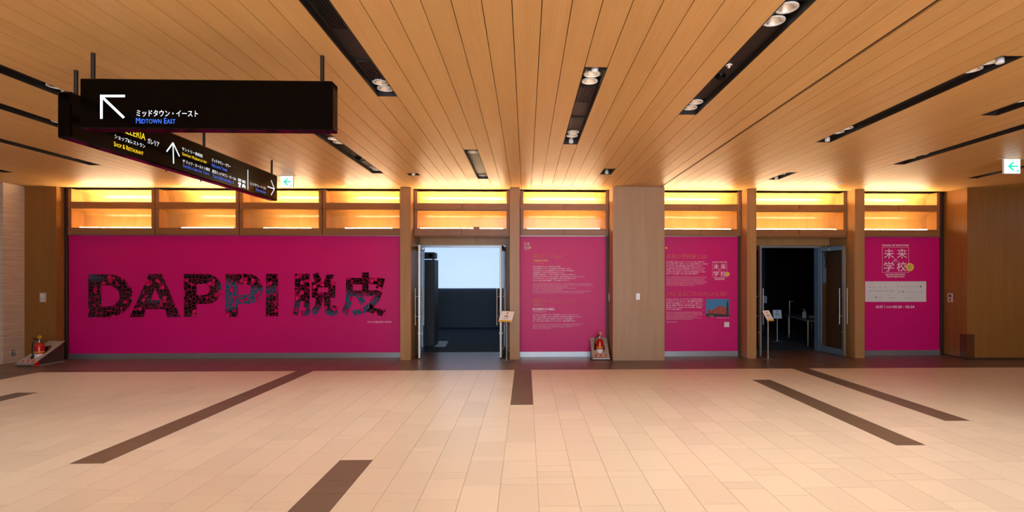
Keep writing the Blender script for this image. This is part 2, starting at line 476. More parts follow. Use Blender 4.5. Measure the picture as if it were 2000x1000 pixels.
tag(obj('wall_left_stone', G().box(-13, X_PIER, Y_PIER, 11.42, 0, CEIL), 'stone'), kind='structure')
tag(obj('wall_right_oak', G().box(X_R, 12.8, 10.14, Y_WALL, 0.035, CEIL), 'block'), kind='structure')
tag(obj('baseboard_right', G().box(X_R + .004, 12.8, 10.146, Y_WALL, 0, 0.035), 'bronze'), kind='structure')

wn = G().box(-13, -3.8, -5.2, -5.0, 0, CEIL).box(5.6, 12.8, -5.2, -5.0, 0, CEIL)  # unseen wall, added; its opening is shaped to set the daylight's falloff
tag(obj('wall_behind_added', wn, 'stone'), kind='structure')
tag(obj('wall_left_added', G().box(-13.2, -13.0, -5, Y_PIER, 0, CEIL), 'stone'), kind='structure')  # unseen side walls, added to keep light off both ends
tag(obj('wall_right_added', G().box(12.8, 13.0, -5, 11.42, 0, CEIL), 'block'), kind='structure')
# ---- posts and the big pillar
def post(name, u0, u1, Y, label, mat='post'):
    a, b = px(u0, Y), px(u1, Y)
    t = thing(name, label, 'post' if name == 'oak_post' else 'pillar', ((a + b) / 2, Y, 0))
    obj('shaft', G().cbox(a, b, Y, Y_WALL, 0.055, CEIL - 0.001, 0.003), mat, t)
    obj('plinth', G().box(a + .003, b - .003, Y + .004, Y_WALL, 0, 0.055), mat, t)
    return a, b
P1 = post('oak_post', 781.5, 802.5, Y_POST, 'slim oak post between the DAPPI wall and the lit doorway')
P2 = post('oak_post', 995.5, 1015, Y_POST, 'slim oak post right of the lit doorway beside the placard stand')
P3 = post('oak_post', 1459, 1477.5, Y_POST, 'slim oak post left of the dark doorway')
P4 = post('oak_post', 1670, 1689, Y_POST, 'slim oak post right of the dark doorway, by the sponsor panel')
PL = post('oak_pillar', 1197, 1298, 10.21, 'broad oak-clad pillar with a small switch plate in mid wall', 'pillar')

# ---- light boxes over the wall
ZU0, ZU1, ZL0, ZL1 = 3.072, 3.205, 2.540, 2.680
def light_box(x0, x1, tier, label, led, split=False, trim=False, left_cap=True):
    z0, z1, ztop = (ZU0, ZU1, CEIL) if tier == 'upper' else (ZL0, ZL1, ZU0)
    t = thing('cove_light_box', label, 'light box', ((x0 + x1) / 2, Y_BOX, z0), 0, 'cove light boxes along the wall')
    a, b = x0 + .010, x1 - .010; th = .085
    cap = ztop - (.012 if tier == 'upper' else .006)
    if split:
        m = (a + b) / 2
        for p, q in ((a, m - .004), (m + .004, b)): obj('fascia', G().cbox(p, q, Y_BOX, Y_BOX + .018, z0, z1, .002), 'rail', t)
        obj('backing_strip', G().box(a, b, Y_BOX + .018, Y_BOX + .03, z0, z1), 'bronze', t)
    else: obj('fascia', G().cbox(a, b, Y_BOX, Y_BOX + .03, z0, z1, .002), 'rail', t)
    obj('shelf', G().box(a, b, Y_BOX + .03, Y_BACK + .06, z0, z0 + .02), 'rail', t)
    for p, q in ((a, a + th * .75), (b - th * .75, b)):
        obj('stile', G().cbox(p, q, Y_BOX + .002, Y_BOX + .022, z1, cap, .002), 'rail', t)
    for p, q in ((a, a + .018), (b - .018, b)): obj('side_panel', G().box(p, q, Y_BOX + .022, Y_BACK + .06, z0 + .02, cap), 'niche', t)
    # back board: upright below, swept forward at the top
    r = min(.17, (cap - z0) * .5); prof = [(Y_BACK, z0 + .02), (Y_BACK, cap - r)]
    prof += [(Y_BACK - r + r * math.cos(A), cap - r + r * math.sin(A)) for A in [R(q) for q in range(10, 91, 10)]]
    g = G(); n = len(prof)
    g.add([(a + .018, y, z) for y, z in prof] + [(b - .018, y, z) for y, z in prof], [(i, i + 1, n + i + 1, n + i) for i in range(n - 1)], True)
    g.add([(a + .018, y + (.02 if i < 2 else .014), z + (.0 if i < 2 else .006)) for i, (y, z) in enumerate(prof)] + [(b - .018, y + (.02 if i < 2 else .014), z + (.0 if i < 2 else .006)) for i, (y, z) in enumerate(prof)],
          [(n + i, n + i + 1, i + 1, i) for i in range(n - 1)], True)
    obj('back_board', g, 'niche', t)
    if tier == 'lower': obj('top_board', G().box(a, b, Y_BOX + .03, Y_BACK - r * .9, cap - .001, cap + .004), 'niche', t)
    for p, q in led:
        obj('led_strip', G().box(a + (b - a) * p, a + (b - a) * q, Y_BOX + .036, Y_BOX + .054, z1 - .012, z1 + (.003 if tier == 'upper' else .013)), 'led_up' if tier == 'upper' else 'led', t)
    if trim: obj('lower_trim', G().box(a, b, Y_BOX + .01, Y_BOX + .04, z0 - .025, z0 - .004), 'rail', t)
    return t
xb = lambda u: px(u, Y_BOX)
LB = [xb(131.5), xb(302.5), xb(467), xb(629.5), P1[0]]
order = ['leftmost', 'second from left', 'third from left', 'rightmost']
leds = [((.12, .99),), ((.30, .92),), ((.28, .86),), ((.27, .86),)]
for i in range(4):
    for tier in ('upper', 'lower'):
        light_box(LB[i], LB[i + 1], tier, '%s glowing oak cove box above the DAPPI wall, %s of four' % (tier, order[i]), leds[i])
for x0, x1, where, ld, tr in ((P1[1], P2[0], 'over the lit doorway', ((.06, .93),), True),
                              (P2[1], PL[0], 'over the panel with the Dappi text', ((.08, .90),), False),
                              (PL[1], P3[0], 'over the panel with the building picture', ((.0, .88),), False),
                              (P3[1], P4[0], 'over the dark doorway', ((.02, .90),), True),
                              (P4[1], xb(1837), 'over the sponsor panel at the right end', ((.02, .86),), False)):
    for tier in ('upper', 'lower'): light_box(x0, x1, tier, '%s glowing oak cove box %s' % (tier, where), ld, True, tr)
tag(obj('wood_block', G().cbox(px(924.5, 10.70), px(937, 10.70), 10.668, 10.72, ZL1, ZL1 + .04, .003), 'rail'),
    'small loose wood block on the lower light rail over the lit doorway', 'block')

# ================================================================== PINK PANELS
Y_INK = Y_PINK - .004
ZP0 = .107
def panel(name, x0, x1, label, seams=()):
    t = thing(name, label, 'wall panel', ((x0 + x1) / 2, Y_PINK, 0))
    zt = 2.527
    cuts = [x0] + list(seams) + [x1]
    for a, b in zip(cuts[:-1], cuts[1:]): obj('sheet', G().box(a + .0008, b - .0008, Y_PINK, Y_PINK + .03, ZP0, zt), 'pink', t)
    tag(obj('base_rail', G().box(x0, x1, Y_PINK - .012, Y_PINK + .03, 0, ZP0), 'steel2', t), 'satin metal base rail')
    tag(obj('head_channel', G().box(x0, x1, Y_PINK - .02, Y_PINK + .03, zt, zt + .018), 'steel', t), 'bright metal head channel')
    return t
X_A0 = px(134.5, Y_PINK)
pA = panel('magenta_wall', X_A0, P1[0], 'long magenta wall panel with big DAPPI lettering cut into it', [px(u, Y_PINK) for u in (310, 471, 631)])
pB = panel('magenta_panel', P2[1], px(1183.5, Y_PINK), 'magenta panel with the Dappi text, between lit doorway and broad pillar')
pC = panel('magenta_panel', PL[1], P3[0] - .05, 'magenta panel with text and a building picture, right of the broad pillar')
pD = panel('magenta_panel', P4[1], px(1835, Y_PINK), 'magenta panel with the white sponsor board at the right end')
def jamb(x0, x1, label):
    t = thing('jamb_track', label, 'wall track', ((x0 + x1) / 2, Y_PINK, 0))
    n = 3; s = (x1 - x0) / n
    for i in range(n): obj('fin', G().box(x0 + i * s, x0 + (i + .72) * s, Y_PINK - .03 + .012 * (i % 2), Y_PINK + .05, 0, CEIL - .002), 'bronze', t)
jamb(X_LW1 + .002, X_A0 - .002, 'dark bronze wall track left of the DAPPI wall')
jamb(px(1183.5, Y_PINK) + .002, PL[0] - .002, 'dark bronze wall track beside the left face of the broad pillar')
jamb(P3[0] - .048, P3[0] - .002, 'dark bronze wall track left of the post by the dark doorway')
jamb(px(1835, Y_PINK) + .002, X_R - .002, 'dark bronze wall track right of the sponsor panel')

# ---- DAPPI letters
def arc(cx, cy, rx, ry, a0, a1, n=10): return [(cx + rx * math.cos(R(a0 + (a1 - a0) * i / n)), cy + ry * math.sin(R(a0 + (a1 - a0) * i / n))) for i in range(n + 1)]
def flat(polys, Y, y2=None):
    """polygons of photo pixels on the wall -> thin sheets"""
    g = G()
    for poly in polys:
        p = [at(u, v, Y) for u, v in poly]; q = [(a.x, a.z) for a in p]
        n = len(q); o = len(g.v)
        g.add([(x, Y, z) for x, z in q] + [(x, Y + .003, z) for x, z in q], [tuple(range(n))] + [(i, n + i, n + (i + 1) % n, (i + 1) % n) for i in range(n)])
    return g
def loop_band(outer, inner): # two open paths of the same length -> quads between
    return [[outer[i], outer[i + 1], inner[i + 1], inner[i]] for i in range(len(outer) - 1)]
def k1(q): return [(160 + x / 8.335, 520 + y / 8.335) for x, y in q]
def k2(q): return [(350 + x / 8.333, 520 + y / 8.333) for x, y in q]
def k3(q): return [(550 + x / 8.335, 520 + y / 8.335) for x, y in q]
D_ = [k1([(100, 130), (315, 130), (315, 830), (100, 830)])] + [k1(p) for p in loop_band([(315, 130)] + arc(430, 480, 395, 350, -90, 90, 14) + [(315, 830)], [(315, 310)] + arc(400, 483, 210, 173, -90, 90, 14) + [(315, 657)])]
A_ = [k1(p) for p in ([(1090, 125), (1190, 125), (1190, 360), (1125, 548), (1085, 700), (1040, 700), (1000, 828), (780, 828)], [(1190, 125), (1300, 125), (1605, 828), (1390, 828), (1350, 700), (1318, 700), (1275, 548), (1190, 360)], [(1125, 548), (1275, 548), (1318, 700), (1085, 700)])]
def P_(x0, x1, xr, hx): return [k2([(x0, 125), (x1, 125), (x1, 825), (x0, 825)])] + [k2(p) for p in loop_band([(x1, 125)] + arc(xr - 245, 370, 245, 245, -90, 90, 12) + [(x1, 615)], [(x1, 290)] + arc(hx - 88, 378, 88, 88, -90, 90, 12) + [(x1, 466)])]
I_ = [k2([(1410, 125), (1610, 125), (1610, 815), (1410, 815)])]
datsu = [k3(p) for p in ([(213, 122), (310, 122), (306, 480), (300, 620), (262, 812), (180, 770), (205, 620), (213, 480)], [(310, 122), (357, 122), (357, 235), (310, 235)],
    [(357, 122), (455, 122), (455, 690), (475, 730), (440, 805), (325, 812), (310, 715), (357, 705)], [(308, 300), (357, 300), (357, 400), (308, 400)], [(306, 460), (357, 460), (357, 570), (302, 570)],
    [(505, 135), (590, 100), (665, 255), (545, 255)], [(735, 135), (860, 135), (800, 255), (690, 255)], [(490, 255), (875, 255), (875, 345), (490, 345)], [(490, 345), (593, 345), (593, 425), (490, 425)],
    [(762, 345), (875, 345), (875, 425), (762, 425)], [(490, 425), (875, 425), (875, 515), (490, 515)],
    [(556, 515), (668, 515), (662, 580), (640, 680), (580, 770), (515, 808), (490, 700), (540, 640)], [(685, 515), (795, 515), (800, 680), (822, 700), (830, 630), (925, 665), (900, 780), (850, 808), (760, 800), (700, 750), (692, 640)])]
hi = [k3(p) for p in ([(1308, 100), (1420, 100), (1420, 187), (1308, 187)], [(1160, 190), (1590, 185), (1690, 205), (1630, 380), (1530, 355), (1550, 295), (1160, 295)], [(1050, 190), (1160, 190), (1160, 480), (1130, 640), (1070, 810), (975, 745), (1030, 600), (1045, 480)],
    [(1308, 295), (1415, 295), (1415, 395), (1308, 395)], [(1160, 395), (1490, 392), (1490, 490), (1160, 490)], [(1490, 392), (1560, 390), (1640, 425), (1590, 560), (1500, 660), (1400, 740), (1190, 815), (1130, 715), (1300, 690), (1410, 600), (1490, 490)],
    [(1210, 490), (1330, 490), (1365, 560), (1300, 640)], [(1440, 600), (1520, 680), (1700, 715), (1630, 815), (1480, 770), (1380, 735), (1430, 690)])]
for polys, what in ((D_, 'letter D'), (A_, 'letter A'), (P_(75, 283, 695, 495), 'first letter P'), (P_(750, 955, 1360, 1160), 'second letter P'), (I_, 'letter I'), (datsu, 'first kanji of the title'), (hi, 'second kanji of the title')):
    tag(obj('letter', flat(polys, Y_INK), 'cells', pA), what + ', dark with a magenta cell web')
g = G(); wall_text(g, 'ステッカーはご自由におはがしいただけます。', 717.5, 765, 626.8, 630.8, Y_INK, bold=.01); obj('small_print', g, 'ink_w', pA)

# ---- the emblem used on three panels
def emblem(parent, u0, v0, u1, v1, du, dv, dr, full=True):
    """square frame u0..u1, v0..v1, four kanji, a small one in the middle, yellow disc"""
    g = G(); W_, H_ = u1 - u0, v1 - v0; q = max(.22, W_ * .007)
    L = flat([[(u0, v0), (u1, v0), (u1, v0 + q), (u0, v0 + q)], [(u0, v1 - q), (u1, v1 - q), (u1, v1), (u0, v1)], [(u0, v0 + q), (u0 + q, v0 + q), (u0 + q, v1 - q), (u0, v1 - q)],
              [(u1 - q, v0 + q), (u1, v0 + q), (u1, v1 - q), (u1 - q, v1 - q)]], Y_INK)
    obj('emblem_frame', L, 'ink_w', parent)
    for ch, a, b, c, d in (('未', .07, .45, .07, .45), ('来', .56, .93, .07, .45), ('の', .43, .56, .46, .58), ('学', .06, .45, .57, .95), ('校', .55, .91, .57, .95)):
        wall_text(g, ch, u0 + a * W_, u0 + b * W_, v0 + c * H_, v0 + d * H_, Y_INK)
    wall_text(g, 'SCHOOL OF THE FUTURE', u0, u1, v0 - .105 * H_, v0 - .035 * H_, Y_INK, bold=.02)
    wall_text(g, 'ARS ELECTRONICA', u0 + .12 * W_, u0 + .87 * W_, v1 + .04 * H_, v1 + .10 * H_, Y_INK, bold=.02)
    wall_text(g, 'TOKYO MIDTOWN', u0 + .16 * W_, u0 + .83 * W_, v1 + .125 * H_, v1 + .19 * H_, Y_INK, bold=.02)
    obj('emblem_lettering', g, 'ink_w', parent)
    disc = obj('emblem_disc', flat([arc(du, dv, dr, dr, 0, 345, 23)], Y_INK - .003), 'ink_y', parent)
    g = G(); wall_text(g, '祭', du - dr * .55, du + dr * .55, dv - dr * .55, dv + dr * .55, Y_INK - .006, outline=.012); obj('disc_kanji', g, 'ink_k', disc)
def lines(parent, name, rows, v0, step, h, u0, mat='ink_w', **kw):
    g = G()
    for i, (txt, u1) in enumerate(rows): wall_text(g, txt, u0, u1, v0 + i * step - h / 2, v0 + i * step + h / 2, Y_INK, res=1, **kw)
    return obj(name, g, mat, parent)
def one(parent, name, txt, u0, u1, v0, v1, mat, **kw):
    g = G(); wall_text(g, txt, u0, u1, v0, v1, Y_INK, **kw); return obj(name, g, mat, parent)
# panel B: the Dappi text
emblem(pB, 1023.6, 474.6, 1034.6, 485.6, 1035.6, 483.6, 2.1)
one(pB, 'heading', '脱皮 / Dappi', 1041, 1100, 495.6, 505.6, 'ink_o', outline=.011)
one(pB, 'subheading', '～既成概念からの脱皮～', 1041, 1072.5, 507, 510.6, 'ink_y', bold=.02)
one(pB, 'subheading', 'Dappi: Out of the Box', 1041, 1062, 512.4, 514.8, 'ink_o')
jp = ['社会が求め続けるものとは、個人のあり方の変化。', '私たちは既成のものの中で、当たり前を疑わずに日々を過ごしています。', 'より良い未来のために、自分の常識を手放してみることから新しい学びが始まる。',
      '人が脱皮をくり返すたびに世界は広がっていく。', '本展覧会では作品を通して、これまでの自分から一歩外に出ることを試みます。', '私たちが当たり前だと思い込んでいることのなかから、新しい問いを見つけていくためのワークショップ。',
      'しなやかでゆたかな、かつての自分を脱ぎすてて未来へ向かう場になります。', '私たちと社会の脱皮の瞬間を、どうぞお楽しみください。']
lines(pB, 'body_text', list(zip(jp, (1095.4, 1115.6, 1121.6, 1103, 1124, 1142, 1125, 1111.8))), 520.6, 3.9, 2.9, 1041, bold=.006)
en = ['Our society is always asking us for change, and the way we live comes with things taken for granted, often without noticing at all.',
      'What if we could let go of what we hold in common, and step out of our old skin. We call that process of renewal the shedding of the self.', 'In this exhibition you can try to shed the ordinary and look again.',
      'Each work is an attempt to leave something behind. And to see what is left.', 'It is a place to open up questions for the future.', 'We invite you to think together with artists about a world in which people and society are always growing and changing,',
      'shedding old ideas again and again in order to move toward the next school of the future.']
lines(pB, 'body_text', list(zip(en, (1155.8, 1159.4, 1108.6, 1124.6, 1097.6, 1152, 1142))), 554.4, 2.92, 1.9, 1041)
one(pB, 'heading', '脱皮ルームについて', 1040.5, 1124.5, 583, 593, 'ink_o', outline=.011)
one(pB, 'subheading', '“Dappi” Room', 1041.5, 1060, 594.6, 597.2, 'ink_y', bold=.01)
one(pB, 'subheading', '自分自身からの脱皮', 1040.5, 1083, 601, 606.4, 'ink_w', bold=.025)
one(pB, 'subheading', '“Dappi” from your own self', 1041.5, 1067, 607.9, 610.2, 'ink_w')
jp2 = ['新しく出会い、自分の世界がアップデートされる体験をつくるために、テクノロジーとアートで', '脱皮ルームと名付けた部屋で、目の前に広がる映像の中であなた自身の脱皮の過程を見つめてみてください。', 'あなたの姿を映し出す光と影が、自分自身の一部を外からとらえ直す時間です。', '新しい自分に出会う瞬間をおたのしみください。自由に体験できます。']
lines(pB, 'body_text', list(zip(jp2, (1129.6, 1138, 1120.5, 1124.4))), 615, 4.0, 2.9, 1041, bold=.006)
en2 = ['“Dappi” Room is an installation for everyone. Step inside and watch your own image being shed and renewed in front of your eyes.', 'By letting a part of yourself be seen from the outside, you can notice what was hidden until now.', 'Light and shadow follow your body and let it change into other forms.', 'Enjoy the moment of meeting a new self.']
lines(pB, 'body_text', list(zip(en2, (1141, 1132, 1118, 1075.6))), 633.2, 2.8, 1.9, 1041)
# panel C: about the festival
obj('emblem_disc', flat([arc(1301.3, 484.2, 2.1, 2.1, 0, 345, 17)], Y_INK), 'ink_y', pC)
one(pC, 'heading', '未来の学校祭とは?', 1301.5, 1382, 496, 505.4, 'ink_o', outline=.011)
jp3 = ['未来の学校祭は、東京のまんなかでアートとテクノロジーを通して未来を考える', 'ひらかれた学びの場です。世界中のアーティストと企業や大学が集い、ともに問いを', '見つけるために、作品の展示や体験、対話の場をひらいていきます。', 'まちに来る人たちがアイデアや作品に出会い、学校では学べないことを', '持ち帰り、新しい視点を育てるExhibition, Performance, Workshop', 'など多彩なプログラムを通して、みなさまと未来の学校の姿を探していきます。', '今年のテーマは「脱皮」。新しい自分に出会う5日間です。']
lines(pC, 'body_text', list(zip(jp3, (1376, 1382.8, 1372.4, 1376.7, 1375, 1378.5, 1364))), 511.6, 3.87, 2.9, 1301.3, bold=.006)
en3 = ['The School of the Future Festival is a place of learning open to everyone, held in the middle of the city.', 'Artists, companies and universities from around the world come together here to raise questions', 'about the future through art and technology, showing works and opening dialogues with visitors.', 'People who come to the town meet new ideas and works, and bring home things that cannot be', 'learned at school. Exhibitions, performances and workshops let all of us look for the shape', 'of the school of the future together. The theme of this year is the shedding of skin,', 'five days to meet a new self in the heart of the town.']
lines(pC, 'body_text', list(zip(en3, (1381, 1378, 1376, 1380, 1381, 1374.7, 1357))), 541, 2.73, 1.8, 1301.3)
emblem(pC, 1391.5, 513.5, 1419.8, 541.5, 1420.6, 535.3, 4.4)
one(pC, 'heading', 'ARS ELECTRONICAとは?', 1301.3, 1420, 569, 578, 'ink_o', outline=.011)
jp4 = ['アルスエレクトロニカは、オーストリアのリンツ市を拠点に40年以上に', 'わたり世界のメディアアートの中心として、芸術と先端技術と社会の関わりを', '問い続けてきた文化機関です。アート、テクノロジー、社会をつなぐ', '祭典、賞、美術館、研究所を持ち、教育と産業の分野でもまちづくりに', '取り組んでいます。Ars Electronica Festivalは毎年、世界各国', 'から多くの人が訪れる祭典です。']
lines(pC, 'body_text', list(zip(jp4, (1373, 1373, 1371, 1373, 1370, 1331.6))), 584.4, 3.93, 2.9, 1301.3, bold=.006)
en4 = ['Ars Electronica is a cultural institution based in Linz, Austria, that has been at the centre', 'of media art for more than forty years. It keeps asking how art, technology and society are', 'connected to each other, through a festival, a prize, a museum and a laboratory for research,', 'and works in education and industry as well as in the town.', 'The Ars Electronica Festival is visited every year by people from all over the world, who', 'come to see new works by artists and researchers.']
lines(pC, 'body_text', list(zip(en4, (1370, 1372, 1372, 1360.5, 1371, 1353))), 609.8, 2.8, 1.8, 1301.3)
one(pC, 'small_print', 'https://ars.electronica.art', 1301.3, 1322.5, 628, 630.2, 'ink_w')
pic = obj('picture', flat([[(1379, 584), (1424, 584), (1424, 618.6), (1379, 618.6)]], Y_INK), 'pic_sky', pC)
tag(pic, 'printed picture of a red lit gabled building under a blue evening sky')
obj('picture_facade', flat([[(1382.5, 605), (1393, 604.5), (1406.5, 596), (1420, 602), (1420, 614.5), (1382.5, 613.5)]], Y_INK - .002), 'pic_red', pic)
obj('picture_ground', flat([[(1379, 612.5), (1424, 614.2), (1424, 618.6), (1379, 618.6)]], Y_INK - .003), 'pic_dark', pic)
obj('picture_tower', flat([[(1419.2, 592), (1421, 586.5), (1422.6, 592), (1423.2, 615), (1419.2, 615)]], Y_INK - .004), 'pic_dark', pic)
lights = [[(u, v), (u + .9, v), (u + .9, v + .7), (u, v + .7)] for u, v in ((1402, 600), (1408, 599.6), (1412, 603), (1400, 606), (1405, 609), (1411, 610), (1416, 607), (1396, 610), (1387.5, 606), (1389, 606.2), (1414, 612), (1407, 604))] + [[(1385, 616), (1393, 617), (1394, 618), (1386, 616.8)]]
obj('picture_lights', flat(lights, Y_INK - .0045), 'pic_lit', pic)
one(pC, 'small_print', 'Ars Electronica Center, Linz', 1399, 1424, 619.8, 621.8, 'ink_w')
obj('white_label', flat([[(1414.6, 629), (1424.2, 629), (1424.2, 638.8), (1414.6, 638.8)]], Y_INK), 'board', pC)
# panel D: emblem, sponsor board, dates
emblem(pD, 1723, 482.5, 1775, 532.5, 1777, 521.7, 8.0)
bd = obj('sponsor_board', flat([[(1690, 549.5), (1808.5, 549.5), (1809, 550), (1809, 589), (1808.5, 589.5), (1690, 589.5)]], Y_INK), 'board', pD); tag(bd, 'white board of small grey sponsor marks')
g = G()
def dash(u, v, w_, h_): return [(u, v - h_ / 2), (u + w_, v - h_ / 2), (u + w_, v + h_ / 2), (u, v + h_ / 2)]
kb = lambda x, y, w_, h_: dash(1685 + x / 6.665, 465 + y / 6.665, w_ / 6.665, h_ * .6 / 6.665)
marks = [kb(x, y, w_, h_) for x, y, w_, h_ in ((80, 605, 50, 3), (80, 641, 26, 9), (200, 641, 42, 7), (272, 641, 34, 6), (355, 637, 26, 3), (330, 648, 70, 2), (80, 688, 76, 8), (178, 688, 36, 9), (232, 688, 34, 8), (288, 688, 54, 6), (362, 688, 44, 8),
         (445, 605, 45, 3), (447, 631, 28, 6), (502, 631, 18, 14), (540, 632, 26, 7), (574, 631, 24, 4), (618, 632, 48, 5), (684, 632, 42, 5), (448, 673, 30, 3), (458, 699, 32, 8), (556, 700, 32, 7), (618, 673, 20, 3), (616, 698, 62, 4), (698, 698, 36, 6), (746, 704, 28, 8),
         (130, 748, 32, 3), (200, 770, 42, 5), (170, 789, 80, 2), (322, 748, 52, 3), (368, 778, 66, 6), (515, 748, 22, 3), (536, 777, 100, 4))]
marks += [[(1685 + x / 6.665, 465 + y / 6.665) for x, y in ((156, 776), (164, 764), (176, 763), (190, 776))], arc(1685 + 756 / 6.665, 465 + 631 / 6.665, 1.7, 1.7, 0, 330, 11), [(1685 + x / 6.665, 465 + y / 6.665) for x, y in ((354, 772), (366, 778), (354, 784))]]
obj('sponsor_marks', flat(marks, Y_INK - .004), 'ink_k', bd)
obj('sponsor_marks', flat([kb(504, 690, 36, 8), kb(514, 705, 28, 9)], Y_INK - .004), 'ink_b', bd)
obj('sponsor_marks', flat([kb(132 + 11 * i, 632 + 9 * j, 9, 7) for i in range(3) for j in range(3) if (i, j) != (1, 1)], Y_INK - .004), 'ink_o', bd)
one(pD, 'date_line', '会期', 1710.5, 1724, 596.2, 602.2, 'ink_w')
obj('date_line', flat([dash(1727.4, 599, .4, 8)], Y_INK), 'ink_w', pD)
one(pD, 'date_line', '2020', 1730.5, 1742.5, 597.6, 601.6, 'ink_w')
one(pD, 'date_line', '02.20 - 02.24', 1744, 1786, 596.6, 601.8, 'ink_w', bold=.025)

# ================================================================== DOORWAYS
def door_frame(x0, x1, label, name):
    t = empty(name, ((x0 + x1) / 2, Y_WALL, 0)); tag(t, kind='structure')
    obj('header', G().box(x0, x1, Y_WALL - .01, Y_WALL + .09, DH - .045, DH), 'steel2', t)
    for a, b in ((x0, x0 + .03), (x1 - .03, x1)): obj('jamb', G().box(a, b, Y_WALL - .01, Y_WALL + .165, 0, DH - .045), 'doorblue', t)
    return t
f1 = door_frame(D1[0], D1[1], '', 'door_1'); f2 = door_frame(D2[0], D2[1], '', 'door_2')
tag(obj('wall_lintel', G().box(P1[1], P2[0], 11.30, Y_WALL + .02, DH, ZL0 + .3), 'post'), kind='structure')
tag(obj('wall_lintel_2', G().box(P3[1], P4[0], 11.30, Y_WALL + .02, DH, ZL0 + .3), 'post'), kind='structure')
def leaf(hx, fx, label, flip):
    """door leaf swung out towards the hall; hinge at (hx, Y_WALL), free end near Y 10.56"""
    hy = Y_WALL - .012; d = Vector((fx - hx, 10.56 - hy)); L = d.length
    t = thing('door_leaf', label, 'door', (hx, hy, 0), math.atan2(d.y, d.x)); H = DH - .045; b = .022; s = 0.075
    z0 = .012
    obj('stile', G().cbox(0, s, -b, b, z0, H, .004), 'doorblue', t, True)
    tag(obj('stile', G().cbox(L - s, L, -b, b, z0, H, .004), 'steel', t, True), 'bright steel closing stile')
    obj('bottom_rail', G().cbox(s, L - s, -b, b, z0, .14, .004), 'doorblue', t, True)
    obj('top_rail', G().cbox(s, L - s, -b, b, H - .09, H, .004), 'doorblue', t, True)
    obj('pane', G().box(s - .005, L - s + .005, -.005, .005, .135, H - .085), 'glass', t, True)
    for sg in (-1, 1):
        h = obj('pull_handle', G().tube([(L - .055, sg * .085, .68), (L - .055, sg * .085, 1.44)], .0135, 10), 'steel', t, True)
        for z in (.86, 1.27): obj('standoff', G().tube([(L - .055, sg * b, z), (L - .055, sg * .085, z)], .010, 8), 'steel', h, True)
    obj('lock', G().cbox(L - .06, L - .02, -.04, .04, .50, .53, .004), 'steel', t, True)
    obj('closer', G().cbox(.12, .40, flip * b, flip * (b + .045) if flip > 0 else flip * (b + .045), H - .085, H - .03, .004) if flip > 0 else G().cbox(.12, .40, -(b + .045), -b, H - .085, H - .03, .004), 'steel2', t, True)
    return t
leaf(px(825, Y_WALL), px(819, 10.56), 'open glass door leaf left of the lit doorway, seen edge-on', 1)
leaf(px(986, Y_WALL), px(978, 10.56), 'open glass door leaf right of the lit doorway, behind the placard stand', -1)
leaf(D2[0] + .02, px(1486, 10.56), 'open glass door leaf left of the dark doorway, edge-on beside a post', 1)
leaf(px(1600.5, Y_WALL), px(1650.5, 10.56), 'open glass door leaf right of the dark doorway with bluish metal stiles', -1)

# ---- the hall behind
RX0, RX1, RY1 = -5.2, 11.0, 17.1
tag(obj('floor_hall', G().box(RX0, RX1, 11.462, RY1, -.05, -.002), 'carpet'), kind='structure')
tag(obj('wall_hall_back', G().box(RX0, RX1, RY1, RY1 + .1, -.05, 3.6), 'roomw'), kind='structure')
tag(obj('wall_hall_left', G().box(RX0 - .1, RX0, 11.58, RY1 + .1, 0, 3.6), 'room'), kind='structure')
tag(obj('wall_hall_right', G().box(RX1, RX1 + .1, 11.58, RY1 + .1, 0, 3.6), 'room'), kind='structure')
tag(obj('wall_hall_shade', G().box(2.7, RX1, RY1 - .35, RY1 - .3, 0, 3.6), 'slat'), kind='structure')  # black sheet added before the back wall to keep the right doorway dark
zs = pz(900, 563, RY1 - .05)
tag(obj('projection_screen', G().cbox(-4.9, 1.4, RY1 - .05, RY1 - .001, zs, 3.45, .005), 'screen'), 'bright pale-blue projection screen on the far wall through the left doorway', 'screen')
pa, pb = px(824, 12.45), px(848.5, 12.45)
tag(obj('plinth', G().cbox(pa - .15, pb, 12.45, 13.0, 0, pz(840, 507, 12.45), .005), 'plinth'), 'tall black plinth just inside the lit doorway', 'plinth')
zt = pz(840, 507, 12.45)
t = thing('projector', 'black projector standing on the tall plinth inside the doorway', 'projector', ((pa + pb) / 2, 12.6, zt))
obj('housing', G().cbox(pa - .05, pb - .01, 12.50, 12.92, zt + .03, zt + .18, .02), 'plinth', t)
obj('lens', G().tube([(pb - .09, 12.49, zt + .10), (pb - .09, 12.44, zt + .10)], .045, 16), 'gloss', t)
for fx in (pa, pb - .06): obj('foot', G().tube([(fx, 12.6, zt), (fx, 12.6, zt + .04)], .02, 8), 'hose', t)
q = [on_z(848, 677, 0), on_z(870, 677, 0), on_z(876, 666.5, 0), on_z(852, 666.5, 0)]
tag(obj('floor_light_patch', G().prism([(p.x, p.y) for p in q], 'z', -.001, .006), 'bluepaper'), 'painted pale-blue light patch on the carpet at the foot of the black plinth', 'sheet')  # thin pale-blue sheet in place of the patch of blue light
